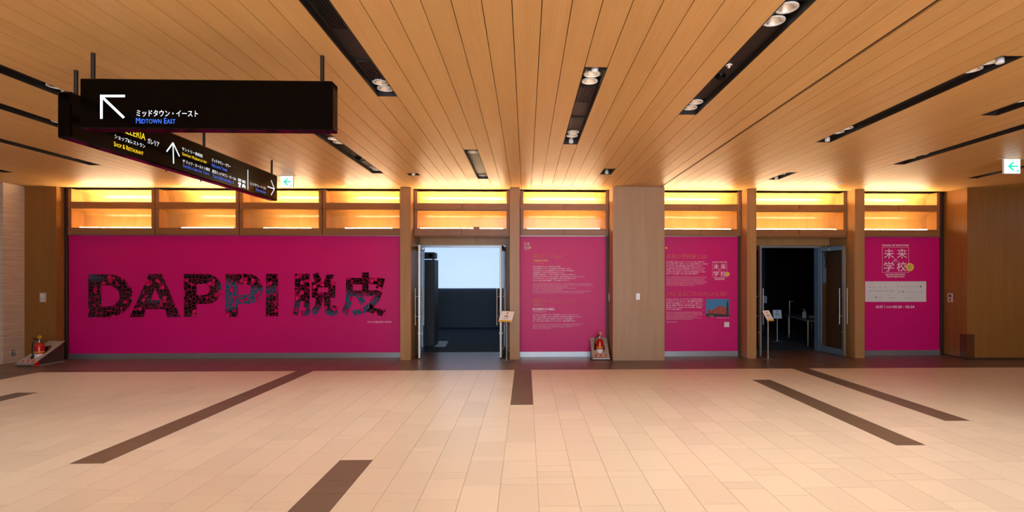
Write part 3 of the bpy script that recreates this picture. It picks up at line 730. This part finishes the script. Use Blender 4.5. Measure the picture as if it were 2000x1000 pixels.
# dark side: curtain, table, bottle, trays, stands
tag(obj('curtain', G().prism([(6.9 + i * .07, 15.6 + (.03 if i % 2 else 0)) for i in range(8)] + [(6.9 + i * .07, 15.65 + (.03 if i % 2 else 0)) for i in reversed(range(8))], 'z', 0.02, 3.3), 'curtain'), 'dark blue curtain inside the right doorway', 'curtain')
tp = on_z(1578, 676, 0); TZ = .63
t = thing('folding_table', 'low dark table with steel legs inside the right doorway', 'table', (tp.x, tp.y, 0), R(-14))
obj('table_top', G().cbox(-.05, .65, -.06, 1.9, TZ - .03, TZ, .004), 'tabletop', t, True)
for lx, ly in ((0, 0), (.58, 0), (0, 1.8), (.58, 1.8)): obj('leg', G().tube([(lx, ly, 0), (lx, ly, TZ - .03)], .018, 8), 'steel', t, True)
def on_table(x, y): 
    c, s_ = math.cos(R(-14)), math.sin(R(-14)); return (tp.x + x * c - y * s_, tp.y + x * s_ + y * c, TZ)
bp = on_table(.12, .75)
t = thing('pump_bottle', 'pale sanitizer pump bottle on the table in the dark doorway', 'bottle', bp)
obj('bottle_body', G().lathe([(0, 0), (.045, 0), (.048, .02), (.048, .13), (.03, .165), (.016, .17), (.016, .185), (0, .185)], n=16), 'bluepaper', t, True)
obj('pump', G().tube([(0, 0, .18), (0, 0, .225), (-.05, 0, .222)], .008, 8), 'white', t, True)
for i, (x, y, a) in enumerate(((.30, .30, 0), (.36, .55, 8))):
    for j in range(2):
        p = on_table(x, y); o = obj('tray', G().cbox(-.15, .15, -.11, .11, 0, .032, .006), 'ltgrey' if j else 'plinth'); o.location = (p[0], p[1], TZ + j * .033); o.rotation_euler = (0, 0, R(-14 + a))
        tag(o, '%s tray of the %s stack on the dark table' % (('bottom dark', 'top pale')[j], ('near', 'rear')[i]), 'tray')

# ---- placard stands
def placard(loc, rz, label, tilt, hgt, cardmat='paper', w2=.15, h2=.21, stripe=True):
    t = thing('placard_stand', label, 'sign stand', loc, rz)
    obj('base', G().cbox(-.13, .13, -.075, .075, 0, .010, .003), 'steel2', t, True)
    obj('pole', G().tube([(0, 0, .010), (0, 0, hgt)], .0125, 12), 'steel', t, True)
    obj('collar', G().tube([(0, 0, .010), (0, 0, .05)], .02, 12), 'steel', t, True)
    c, s_ = math.cos(tilt), math.sin(tilt)
    def P(x, q, n): return (x, q * c - n * s_ - .0, hgt + q * s_ + n * c + h2 * .5 * s_ - .02)
    def card(g, x0, x1, q0, q1, n0, n1):
        return g.add([P(x0, q0, n0), P(x1, q0, n0), P(x1, q1, n0), P(x0, q1, n0), P(x0, q0, n1), P(x1, q0, n1), P(x1, q1, n1), P(x0, q1, n1)],
                     [(0, 3, 2, 1), (4, 5, 6, 7), (0, 1, 5, 4), (1, 2, 6, 5), (2, 3, 7, 6), (3, 0, 4, 7)])
    b = obj('card', card(G(), -w2, w2, -h2 / 2, h2 / 2, 0, .008), cardmat, t, True)
    if stripe: obj('stripe', card(G(), -w2, w2, -h2 / 2, -h2 / 2 + .032, .008, .0095), 'yellow', b, True)
    obj('mark', card(G(), -.012, .012, h2 * .22, h2 * .38, .008, .0095), 'red', b, True)
    g = card(G(), -.045, .04, -.005, .018, .008, .0095); card(g, -.05, .05, -.045, -.038, .008, .0095); obj('print', g, 'ink_k', b, True)
    return t
p = on_z(989.5, 704.5, 0); placard((p.x, p.y, 0), R(-28), 'steel placard stand with a tilted white card at the lit doorway', R(58), .80, h2=.24)
p = on_z(1500, 701, 0); placard((p.x, p.y, 0), R(28), 'steel placard stand with a tilted white card at the dark doorway', R(58), .80, w2=.10, h2=.24)
p = on_z(1518, 667, 0); placard((p.x, p.y, 0), 0, 'upright white notice stand deep inside the dark doorway', R(80), .62, 'bluepaper', .11, .22, False)
p = at(1495, 585, 15.59); tag(obj('notice', G().cbox(p.x - .05, p.x + .05, 15.59, 15.598, p.z - .11, p.z + .11, .002), 'bluepaper'), 'small pale notice beside the left leaf inside the dark doorway', 'notice')
p = on_z(1542, 653.5, 0)
t = thing('rope_stand', 'thin black stand behind the table in the dark doorway', 'stand', (p.x, p.y, 0))
obj('pole', G().tube([(0, 0, .01), (0, 0, .98)], .014, 8), 'ltgrey', t, True); obj('foot', G().lathe([(0, .012), (.14, .012), (.14, 0), (0, 0)], n=18), 'hose', t, True)
obj('arm', G().tube([(-.005, 0, .975), (.12, 0, .965)], .009, 8), 'ltgrey', t, True)
# sheet and cable hanging behind the right leaf's glass
a = px(1607, 11.39)
t = thing('hanging_sheet', 'pale sheet hanging with a dark cable behind the right door glass', 'sheet', (a, 11.39, 1.5))
sh = G(); pts = [(a + .005, 2.36), (a + .080, 2.37), (a + .075, 2.2), (a + .085, 2.0), (a + .078, 1.8), (a + .083, 1.55), (a, 1.54)]
obj('sheet', sh.prism(pts, 'y', 11.39, 11.396), 'bluepaper', t)
obj('cable', G().tube([(a + .02, 11.385, 2.38), (a + .05, 11.378, 2.3), (a + .045, 11.378, 2.16), (a + .065, 11.378, 2.06), (a + .068, 11.378, 1.97), (a + .045, 11.378, 1.9)], .011, 8), 'hose', t)

# ================================================================== SMALL WALL THINGS
def plate(u0, u1, v0, v1, Y, label, name='switch_plate', bits=((.25, .75, .18, .45), (.6, .75, .55, .66), (.4, .6, .74, .86))):
    a, b = at(u0, v1, Y), at(u1, v0, Y); t = thing(name, label, 'switch', ((a.x + b.x) / 2, Y, a.z))
    obj('cover', G().cbox(a.x, b.x, Y - .012, Y, a.z, b.z, .003), 'ltgrey', t); W_, H_ = b.x - a.x, b.z - a.z
    for i, (p_, q_, r_, s_) in enumerate(bits):
        obj('button', G().cbox(a.x + p_ * W_, a.x + q_ * W_, Y - .017, Y - .011, b.z - s_ * H_, b.z - r_ * H_, .001), 'white', t)
plate(78.3, 90.2, 572, 590, Y_LW, 'grey switch plate on the oak wall left of the DAPPI wall')
plate(1241.8, 1249.8, 572.5, 585.5, 10.21, 'pale switch plate at the middle of the broad pillar', bits=((.2, .8, .12, .42), (.3, .7, .55, .85)))
def side_plate(u0, u1, v0, v1, X, sgn, label, name, cover, btn):
    a, b = on_x(u0, v1, X), on_x(u1, v0, X); y0, y1 = sorted((a.y, b.y)); z0 = a.z; z1 = z0 + (b.z - a.z)
    t = thing(name, label, 'switch', (X, (y0 + y1) / 2, z0)); xs = sorted((X, X + sgn * .012)); W_, H_ = y1 - y0, z1 - z0
    obj('cover', G().cbox(xs[0], xs[1], y0, y1, z0, z1, .003), cover, t)
    xs = sorted((X + sgn * .011, X + sgn * .016))
    obj('button', G().cbox(xs[0], xs[1], y0 + .25 * W_, y0 + .75 * W_, z0 + .55 * H_, z0 + .85 * H_, .001), btn, t)
    obj('button', G().cbox(xs[0], xs[1], y0 + .35 * W_, y0 + .65 * W_, z0 + .15 * H_, z0 + .38 * H_, .001), btn, t)
side_plate(1851.5, 1861.5, 573, 589.5, X_R, -1, 'grey switch plate on the oak side wall right of the sponsor panel', 'switch_plate', 'ltgrey', 'dkgrey')
side_plate(22.5, 28.7, 683.5, 695.5, X_PIER, 1, 'dark socket plate low on the travertine pier at the left edge', 'socket_plate', 'dkgrey', 'white')
side_plate(1187.0, 1190.2, 573.5, 587.5, PL[0], -1, 'small pale sign on the left face of the broad pillar', 'wall_sign', 'ltgrey', 'dkgrey')
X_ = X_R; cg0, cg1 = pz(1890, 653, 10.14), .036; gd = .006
t = thing('corner_wrap', 'dark brown sheets low around the right oak wall corner', 'corner guard', (X_, 10.14, cg1))  # two thin dark brown sheets laid around the oak corner
obj('front_sheet', G().box(X_ - gd, px(1903, 10.14), 10.14 - gd, 10.14, cg1, cg0), 'wrap', t); obj('side_sheet', G().box(X_ - gd, X_, 10.14, 10.14 + .17, cg1, cg0), 'wrap', t)

# ---- fire extinguishers on tilted stands
def extinguisher_stand(loc, rz, where, D_p):
    t = thing('extinguisher_stand', 'tilted metal extinguisher stand with an oval opening ' + where, 'stand', loc, rz)
    W_, Hh = .175, .40; n = 28
    # plate with an oval hole, leaning back
    def P(x, s_, o=0.0): return (x, s_ * D_p - o * .69, .05 + s_ * (Hh - .05) + o * .72)
    cx, cs, rx, rs = 0.0, .50, .105, .30; g = G(); outer, inner = [], []
    for i in range(n):
        a = 2 * math.pi * i / n; c, s_ = math.cos(a), math.sin(a); inner.append((cx + rx * c, cs + rs * s_))
        k = min(W_ / abs(c) if abs(c) > 1e-6 else 9, ((1 - cs) if s_ > 0 else cs) / abs(s_) if abs(s_) > 1e-6 else 9); outer.append((k * c, cs + k * s_))
    for c_, sgn in (((-W_, 0), 0), ((W_, 0), 0), ((W_, 1), 0), ((-W_, 1), 0)):
        j = min(range(n), key=lambda i: (outer[i][0] - c_[0]) ** 2 + (outer[i][1] - c_[1]) ** 2); outer[j] = c_
    vs = [P(x, s_, .004) for x, s_ in outer] + [P(x, s_, .004) for x, s_ in inner] + [P(x, s_, -.004) for x, s_ in outer] + [P(x, s_, -.004) for x, s_ in inner]
    fs = []
    for i in range(n):
        j = (i + 1) % n; fs += [(i, j, n + j, n + i), (2 * n + j, 2 * n + i, 3 * n + i, 3 * n + j), (n + i, n + j, 3 * n + j, 3 * n + i), (j, i, 2 * n + i, 2 * n + j)]
    obj('plate', g.add(vs, fs), 'plate', t, True)
    tag(obj('rolled_edge', G().tube([(-W_, -.005, .03), (W_, -.005, .03)], .03, 14), 'steel', t, True), 'bright rolled front edge')
    for s_ in (-1, 1): obj('side_panel', G().prism([(.0, .0), (.09, .0), (.09, .10), (.02, .055)], 'x', s_ * W_ - (.004 if s_ > 0 else 0), s_ * W_ + (.004 if s_ < 0 else 0)), 'red', t, True)
    for s_ in (-1, 1): obj('shade_cheek', G().prism([(.095, .0), (D_p - .03, .0), (D_p - .03, Hh - .05), (.095, .10)], 'x', s_ * (W_ - .012) - .003, s_ * (W_ - .012) + .003), 'bronze', t, True)  # shadow under the plate is put into the dark cheek colour
    for s_ in (-1, 1): obj('rear_leg', G().tube([(s_ * (W_ - .02), D_p - .03, 0), (s_ * (W_ - .02), D_p - .03, Hh - .035)], .008, 8), 'bronze', t, True)
    obj('bottom_tray', G().box(-W_ + .004, W_ - .004, .02, D_p, 0, .012), 'plate', t, True)
    g = G()
    for x in (-.10, 0, .10):
        g.add([P(x - .018, .055, .0055), P(x + .018, .055, .0055), P(x + .018, .135, .0055), P(x - .018, .135, .0055)], [(0, 1, 2, 3)])
    obj('pictograms', g, 'red', t, True)
    g = G(); g.add([P(-.08, .175, .0055), P(.08, .175, .0055), P(.08, .19, .0055), P(-.08, .19, .0055)], [(0, 1, 2, 3)]); obj('print', g, 'red', t, True)
    e = thing('fire_extinguisher', 'red fire extinguisher with a yellow pin ring ' + where, 'extinguisher', loc, rz)
    y = .44 * D_p; r = .074
    off = Vector((0, y, .012))
    obj('cylinder', G().lathe([(0, 0), (r - .01, 0), (r, .012), (r, .33), (r * .8, .37), (r * .35, .39), (.022, .395), (.022, .41)], off, 24), 'red', e, True)
    obj('label_band', G().lathe([(r + .001, .10), (r + .001, .19)], off, 24), 'white', e, True)
    obj('stripe', G().lathe([(r + .0015, .215), (r + .0015, .235)], off, 24), 'yellow', e, True)
    v = obj('valve', G().tube([off + Vector((0, 0, .40)), off + Vector((0, 0, .46))], .024, 12), 'steel', e, True)
    obj('lever', G().tube([off + Vector((0, .02, .455)), off + Vector((-.02, -.05, .475)), off + Vector((-.03, -.10, .50))], .010, 6), 'hose', v, True)
    obj('handle', G().tube([off + Vector((0, .02, .43)), off + Vector((-.03, -.09, .435))], .010, 6), 'steel', v, True)
    obj('pin_ring', G().torus(off + Vector((.01, -.005, .505)), .026, .010), 'yellow', e, True)
    obj('hose', G().tube([off + Vector(q_) for q_ in ((-.01, 0, .45), (-.06, -.02, .46), (-.10, -.03, .40), (-.115, -.03, .25), (-.11, -.03, .12), (-.085, -.03, .06))], .011, 8), 'hose', e, True)
p = on_z(46, 716, 0); extinguisher_stand((p.x + .01, p.y + .02, 0), R(-4), 'by the travertine pier', .60)
p = on_z(1174, 703.2, 0); extinguisher_stand((p.x, p.y + .0, 0), R(0), 'beside the broad pillar', .42)

# ================================================================== CEILING TROUGHS
TD = .055
def downlight(X, Y, label, on=False, spot=0.0):
    t = thing('downlight', label, 'ceiling light', (X, Y, CEIL), 0, 'downlights in the ceiling troughs'); z = TD - .004; r = .078
    obj('bezel', G().lathe([(r, z), (r, z - .008), (r - .012, z - .010), (r - .014, z)], n=24), 'white', t, True)
    obj('reflector', G().lathe([(r - .014, z - .001), (r - .03, z + .028), (.03, z + .05)], n=24), 'refl', t, True)
    obj('lamp', G().lathe([(.032, z + .049), (.018, z + .042), (0, z + .040)], n=16), 'lamp_on' if on else 'lamp_off', t, True)
    if spot:
        li = bpy.data.lights.new('downlight_beam', 'SPOT'); li.energy = spot; li.color = (1.0, .95, .88); li.spot_size = R(112); li.spot_blend = 1.0; li.shadow_soft_size = .05
        o = bpy.data.objects.new('downlight_beam', li); COL.objects.link(o); o.parent = t; o.location = (0, 0, -.012)
    return t
def trough(key, where, content):
    """content: list of ('g', y0, y1) grille, ('d', y, on, spot) downlight, ('s', y) sprinkler, ('b', y) white box, ('c', y) dome sensor"""
    x0, a, b = T[key]; content = [c if c[0] != 'd' else (c[0], min(max(c[1], a + .09), b - .09)) + tuple(c[2:]) for c in content]
    dl = sorted((c[1] for c in content if c[0] == 'd'))
    for i in range(1, len(dl)):
        if dl[i] - dl[i - 1] < .164:
            content = [(c[0], c[1] + .164 - (dl[i] - dl[i - 1])) + tuple(c[2:]) if c[0] == 'd' and c[1] == dl[i] and dl[i] + .164 < b - .09 else ((c[0], c[1] - (.164 - (dl[i] - dl[i - 1]))) + tuple(c[2:]) if c[0] == 'd' and c[1] == dl[i - 1] and dl[i] + .164 >= b - .09 else c) for c in content]
            dl = sorted((c[1] for c in content if c[0] == 'd'))
    x1 = x0 + PW; t = thing('light_trough', 'black recessed ceiling trough ' + where, 'ceiling trough', ((x0 + x1) / 2, a, CEIL)); q = .003
    x0 += q; x1 -= q
    g = G(); z0, z1 = CEIL + .001, CEIL + TD
    g.box(x0, x1, a, b, z1 + .07, z1 + .085)
    ys = [a] + [q for y in dl for q in (y - .0815, y + .0815)] + [b]
    for i in range(0, len(ys) - 1, 2):
        if ys[i + 1] - ys[i] > .004: g.box(x0 + .004, x1 - .004, ys[i], ys[i + 1], z1, z1 + .012)
    z2 = z1 + .07; g.box(x0, x0 + .004, a, b, z0, z2); g.box(x1 - .004, x1, a, b, z0, z2); g.box(x0 + .004, x1 - .004, a, a + .004, z0, z1); g.box(x0 + .004, x1 - .004, b - .004, b, z0, z1)
    obj('housing', g, 'trough', t); xm = (x0 + x1) / 2; nd = 0
    dn = [c for c in content if c[0] == 'd']
    for c in content:
        if c[0] == 'g':
            h = x1 - x0 - .05; fr = G(); ga, gb = x0 + .02, x1 - .02; zg = z1 - .012
            fr.box(ga, ga + .012, c[1], c[2], zg, z1); fr.box(gb - .012, gb, c[1], c[2], zg, z1); fr.box(ga, gb, c[1] - .012, c[1], zg, z1); fr.box(ga, gb, c[2], c[2] + .012, zg, z1)
            gr = obj('grille', fr, 'trough', t); me = None
            for i in range(6):
                sx = ga + .018 + i * (gb - ga - .036) / 5.0
                o = obj('slat', G().box(sx - .004, sx + .004, c[1], c[2], zg + .001, z1), 'slat', gr)
        elif c[0] == 'd':
            nd += 1
            downlight(xm, c[1], '%s downlight from near end of trough %s' % (['first', 'second', 'third', 'fourth', 'fifth', 'sixth'][nd - 1], where) if len(dn) > 1 else 'single downlight of trough ' + where, *c[2:])
        elif c[0] == 'b':
            o = thing('emergency_lamp', ('near' if c[1] < (a + b) / 2 else 'far') + ' small white lamp in trough ' + where, 'ceiling light', (xm, c[1], CEIL - .015))
            obj('lamp_body', G().lathe([(0, .0), (.02, 0), (.03, .006), (.03, .05), (.022, .055), (.022, .07), (0, .07)], n=14), 'white', o, True)
        elif c[0] == 's':
            o = thing('sprinkler', 'small chrome sprinkler in trough ' + where, 'sprinkler', (xm - .02, c[1], CEIL + .025))
            obj('rosette', G().lathe([(0, .029), (.035, .029), (.033, .02), (.012, .016)], n=16), 'refl', o, True); obj('head', G().tube([(0, 0, .0), (0, 0, .02)], .012, 10), 'white', o, True)
        elif c[0] == 'c':
            o = thing('dome_sensor', 'dark dome sensor in trough ' + where, 'sensor', (xm - .01, c[1], CEIL + .005)); obj('dome', G().lathe([(0, 0), (.03, .008), (.048, .03), (.05, .049)], n=18), 'gloss', o, True)
            obj('ring', G().lathe([(.05, .049), (.058, .049), (.058, .042), (.05, .042)], n=18), 'trough', o, True)
zc = CEIL + TD
cy = lambda u, v: on_z(u, v, zc).y
SP = 92.0
trough('s1', 'running off the top edge beside the sign', [('d', .6), ('d', .8, False, SP), ('g', 1.6, cy(640, 55)), ('g', cy(700, 118), cy(740, 154)), ('d', cy(748, 166)), ('d', cy(760, 178), False, SP)])
trough('s2', 'behind the black sign', [('d', cy(649, 270), True, SP), ('d', cy(659, 277)), ('g', cy(665, 283), cy(688, 297)), ('c', cy(698, 306)), ('g', cy(708, 313), cy(726, 326)), ('d', cy(731, 329)), ('d', cy(737, 333))])
trough('s3', 'tiny, nearest post left of lit doorway', [('b', 9.12)])
trough('s4', 'short, straight before the lit doorway', [('d', cy(921, 296), False, SP), ('d', cy(942, 342))])
trough('s5', 'in the centre with two bright lamps', [('b', 4.50), ('d', cy(1158, 143), True, SP), ('d', cy(1152, 157), True), ('g', cy(1145, 169), cy(1140, 198)), ('g', cy(1127, 229), cy(1122, 252)), ('d', cy(1120, 257)), ('d', cy(1117, 264)), ('b', 6.88)])
trough('s6', 'tiny, before the broad pillar', [('d', 8.66), ('b', 8.90)])
trough('s7', 'running off the top right of centre', [('d', 1.6, False, SP), ('d', cy(1538, 13), False, SP), ('d', cy(1514, 39)), ('s', cy(1430, 126)), ('c', cy(1412, 146)), ('d', cy(1360, 198), False, SP), ('d', cy(1350, 209))])
trough('s8', 'long, upper right, reaching the edge', [('b', 4.22), ('d', cy(1943, 118)), ('d', cy(1907, 134), False, SP), ('d', cy(1665, 249)), ('d', cy(1648, 257), False, SP), ('b', 6.70)])
trough('s9', 'cut off by the right edge', [('d', 3.2, False, SP), ('d', 5.25), ('d', 5.05)])
trough('s10', 'thin, left of the right exit sign', [('d', 4.6, False, SP), ('d', 7.6), ('d', 7.85)])
trough('s11', 'short, far, before the dark doorway', [('d', 8.95), ('d', 9.12), ('b', 9.30)])
trough('s12', 'behind the right exit sign', [('d', 8.68), ('d', 8.9)])
trough('s13', 'uppermost at the left edge', [('d', 2.0, False, SP), ('d', cy(105, 168), False, SP), ('d', cy(130, 179))])
trough('s14', 'second from top at left edge', [('d', 4.2, False, SP), ('d', 6.3)])
trough('s15', 'third from top at left edge', [('d', 8.0), ('d', 8.2, False, SP)])
trough('s16', 'lowest and tiniest at left edge', [('d', 8.9)])
tag(obj('ceiling_sensor', G().lathe([(0, -.03), (.03, -.026), (.045, -.008), (.045, 0)], on_z(1643, 356, CEIL), 14), 'white'), 'tiny white sensor on the oak ceiling near the sponsor panel', 'sensor')

# ================================================================== HANGING SIGNS
YA = 4.20
sa0, sa1 = at(155, 253, YA), at(649.5, 253, YA); zA0 = at(400, 252, YA).z; zA1 = at(400, 155, YA).z
A = thing('hanging_sign', 'long black hanging sign facing the viewer with arrow and Midtown East', 'sign', ((sa0.x + sa1.x) / 2, YA + .06, zA0))
obj('sign_box', G().cbox(sa0.x, sa1.x, YA, YA + .12, zA0, zA1, .009), 'gloss', A)
for u, v in ((182, 106), (629.5, 111)):
    x = px(u, YA + .06); obj('hanger_rod', G().tube([(x, YA + .06, zA1 - .002), (x, YA + .06, CEIL + .002)], .016, 10), 'black', A)
YF = YA - .0025
def bar(p, q, wd, n=None):  # flat bar on sign A between photo pixels
    a, b = at(*p, YF), at(*q, YF); d = (b - a).normalized(); s_ = Vector((-d.z, 0, d.x)) * wd / 2
    return [a + s_, a - s_, b - s_, b + s_]
g = G()
for p, q in (((195.5, 187.5), (244, 187.5)), ((198, 185.5), (198, 232)), ((198, 188), (242, 230))): g.add(bar(p, q, .020), [(0, 1, 2, 3)])
obj('arrow', g, 'sg_w', A)
g = G(); wall_text(g, 'ミッドタウン・イースト', 266.5, 386.5, 214.5, 227.5, YF); obj('sign_text', g, 'sg_w', A)
g = G(); wall_text(g, 'Midtown East', 265.5, 342.5, 230, 241, YF, smallcaps=True); obj('sign_text', g, 'sg_b', A)
# the second sign runs away from the viewer
XB = -3.90; yb0, yb1 = 4.50, on_x(542, 345, XB).y
zB0, zB1 = zA0, zA1
B = thing('hanging_sign', 'long black hanging sign running towards the wall with a yellow Galleria line', 'sign', (XB, (yb0 + yb1) / 2, zB0))
obj('sign_box', G().cbox(XB - .12, XB, yb0, yb1, zB0, zB1, .012), 'gloss', B)
for y in (4.62, on_x(400, 280, XB - .05).y, yb1 - .06): obj('hanger_rod', G().tube([(XB - .06, y, zB1 - .002), (XB - .06, y, CEIL + .002)], .016, 10), 'black', B)
for y in (5.75, 6.35, 6.95): obj('clip', G().tube([(XB - .06, y, zB0 - .03), (XB - .06, y, zB0 + .002)], .008, 6), 'black', B)
XF = XB + .0025
def side_text(txt, u0, u1, v0, v1, mat, ref=0, **kw):
    """text on the sign's side; v0, v1 (top, bottom) are read at u0 (ref 0) or u1 (ref 1)"""
    y0, y1 = on_x(u0, 300, XF).y, on_x(u1, 300, XF).y; ur = u1 if ref else u0
    z1, z0 = on_x(ur, v0, XF).z, on_x(ur, v1, XF).z
    g = G(); lettering(g, txt, (XF, y0, z0), (0, 1, 0), (0, 0, 1), y1 - y0, z1 - z0, **kw); obj('sign_text', g, mat, B)
side_text('GALLERIA', 229, 284, 261.5, 274.5, 'sg_y', 1)
side_text('ガレリア', 288.5, 311, 269, 279.5, 'sg_w')
side_text('ショップ&レストラン', 224, 283.5, 282, 290, 'sg_w', 1)
side_text('Shop & Restaurant', 222.5, 280, 276, 285, 'sg_y', smallcaps=True)
side_text('サントリー美術館', 355.4, 395.5, 286.5, 293.5, 'sg_w')
side_text('Suntory Museum of Art', 356, 404, 297, 303, 'sg_y', smallcaps=True)
side_text('ザ リッツ・カールトン東京', 356.8, 410, 310.5, 317.5, 'sg_w')
side_text('The Ritz-Carlton, Tokyo', 357, 408.5, 320.5, 327, 'sg_b', smallcaps=True)
side_text('ミッドタウン・タワー', 414, 450.5, 308.5, 315.5, 'sg_w')
side_text('Midtown Tower', 414, 444, 319, 325.5, 'sg_b', smallcaps=True)
side_text('東京ミッドタウン・ホールA', 414.5, 461, 330.5, 337.5, 'sg_w')
side_text('Tokyo Midtown Hall A', 415, 456.5, 340, 346.5, 'sg_b', smallcaps=True)
side_text('ミッドタウン・イースト', 489, 519.5, 355, 361, 'sg_w')
side_text('Midtown East', 500, 519.5, 367.5, 373, 'sg_b', smallcaps=True)
def side_bar(g, p, q, wd):
    a, b = on_x(*p, XF), on_x(*q, XF); d = (b - a).normalized(); s_ = Vector((0, -d.z, d.y)) * wd / 2
    return g.add([a + s_, a - s_, b - s_, b + s_], [(0, 1, 2, 3)])
g = G()
for p, q in (((338, 279), (339, 319.5)), ((338, 279), (325.5, 296)), ((338, 279), (350.5, 305.5))): side_bar(g, p, q, .017)
obj('arrow', g, 'sg_w', B)
g = G(); side_bar(g, (484.2, 331.5), (484.2, 370.5), .015); obj('divider', g, 'sg_w', B)
g = G()
for p, q in (((522.5, 364.3), (536, 369)), ((529.5, 352), (536, 369)), ((529.5, 381), (536, 369))): side_bar(g, p, q, .015)
obj('arrow', g, 'sg_w', B)
def side_poly(g, pts): return g.add([on_x(u, v, XF) for u, v in pts], [tuple(range(len(pts)))])
g = G()  # coin-locker and taxi pictograms with their tiny captions
for du, dv in ((0, 0), (8.2, 3.2)):
    side_bar(g, (464.8 + du, 349.2 + dv), (471 + du, 351.6 + dv), .014); side_bar(g, (464.8 + du, 352.0 + dv), (471 + du, 354.4 + dv), .012)
side_poly(g, [(465.2, 355.2), (470.8, 357.4), (470.8, 361.6), (465.2, 359.4)]); side_poly(g, [(466.4, 360.6), (469.6, 361.8), (469.6, 366.2), (466.4, 365)])
side_poly(g, [(474.2, 359.0), (478.2, 360.6), (479.4, 364.0), (479.4, 368.4), (477.8, 367.8), (477.8, 366.4), (474.6, 365.2), (474.6, 366.6), (473.0, 366.0), (473.0, 361.6)])
obj('pictograms', g, 'sg_w', B)

# ---- exit signs
def exit_sign(u0, u1, v0, v1, where):
    Y = on_z((u0 + u1) / 2, v0, CEIL - .012).y; a, b = at(u0, v1, Y), at(u1, v0, Y)
    t = thing('exit_sign', 'lit white exit sign with green left arrow ' + where, 'exit sign', ((a.x + b.x) / 2, Y, a.z)); W_, H_ = b.x - a.x, b.z - a.z
    obj('sign_box', G().cbox(a.x - .004, b.x + .004, Y, Y + .035, a.z - .004, CEIL - .004, .004), 'white', t)
    obj('face', G().box(a.x, b.x, Y - .002, Y, a.z, b.z), 'ex_w', t)
    obj('mount', G().box(a.x - .08, b.x + .08, Y + .005, Y + .03, CEIL - .006, CEIL + .002), 'white', t)
    P = lambda x, z: (a.x + x * W_, Y - .0035, b.z - z * H_)
    g = G(); g.add([P(x, z) for x, z in ((.20, .50), (.50, .20), (.66, .20), (.42, .45), (.42, .56), (.66, .82), (.50, .82))], [tuple(range(7))]); g.add([P(x, z) for x, z in ((.40, .45), (.86, .45), (.86, .56), (.40, .56))], [(0, 1, 2, 3)])
    obj('arrow', g, 'ex_g', t)
    g = G(); g.add([P(x, z) for x, z in ((.70, .74), (.76, .74), (.76, .90), (.70, .90))], [(0, 1, 2, 3)]); g.add([P(x, z) for x, z in ((.80, .74), (.90, .74), (.90, .90), (.80, .90))], [(0, 1, 2, 3)]); obj('certification_mark', g, 'ex_g', t)
exit_sign(548.5, 572.3, 344, 366, 'beyond the hanging signs')
exit_sign(1961.5, 1992.5, 311, 338.5, 'at the right edge')
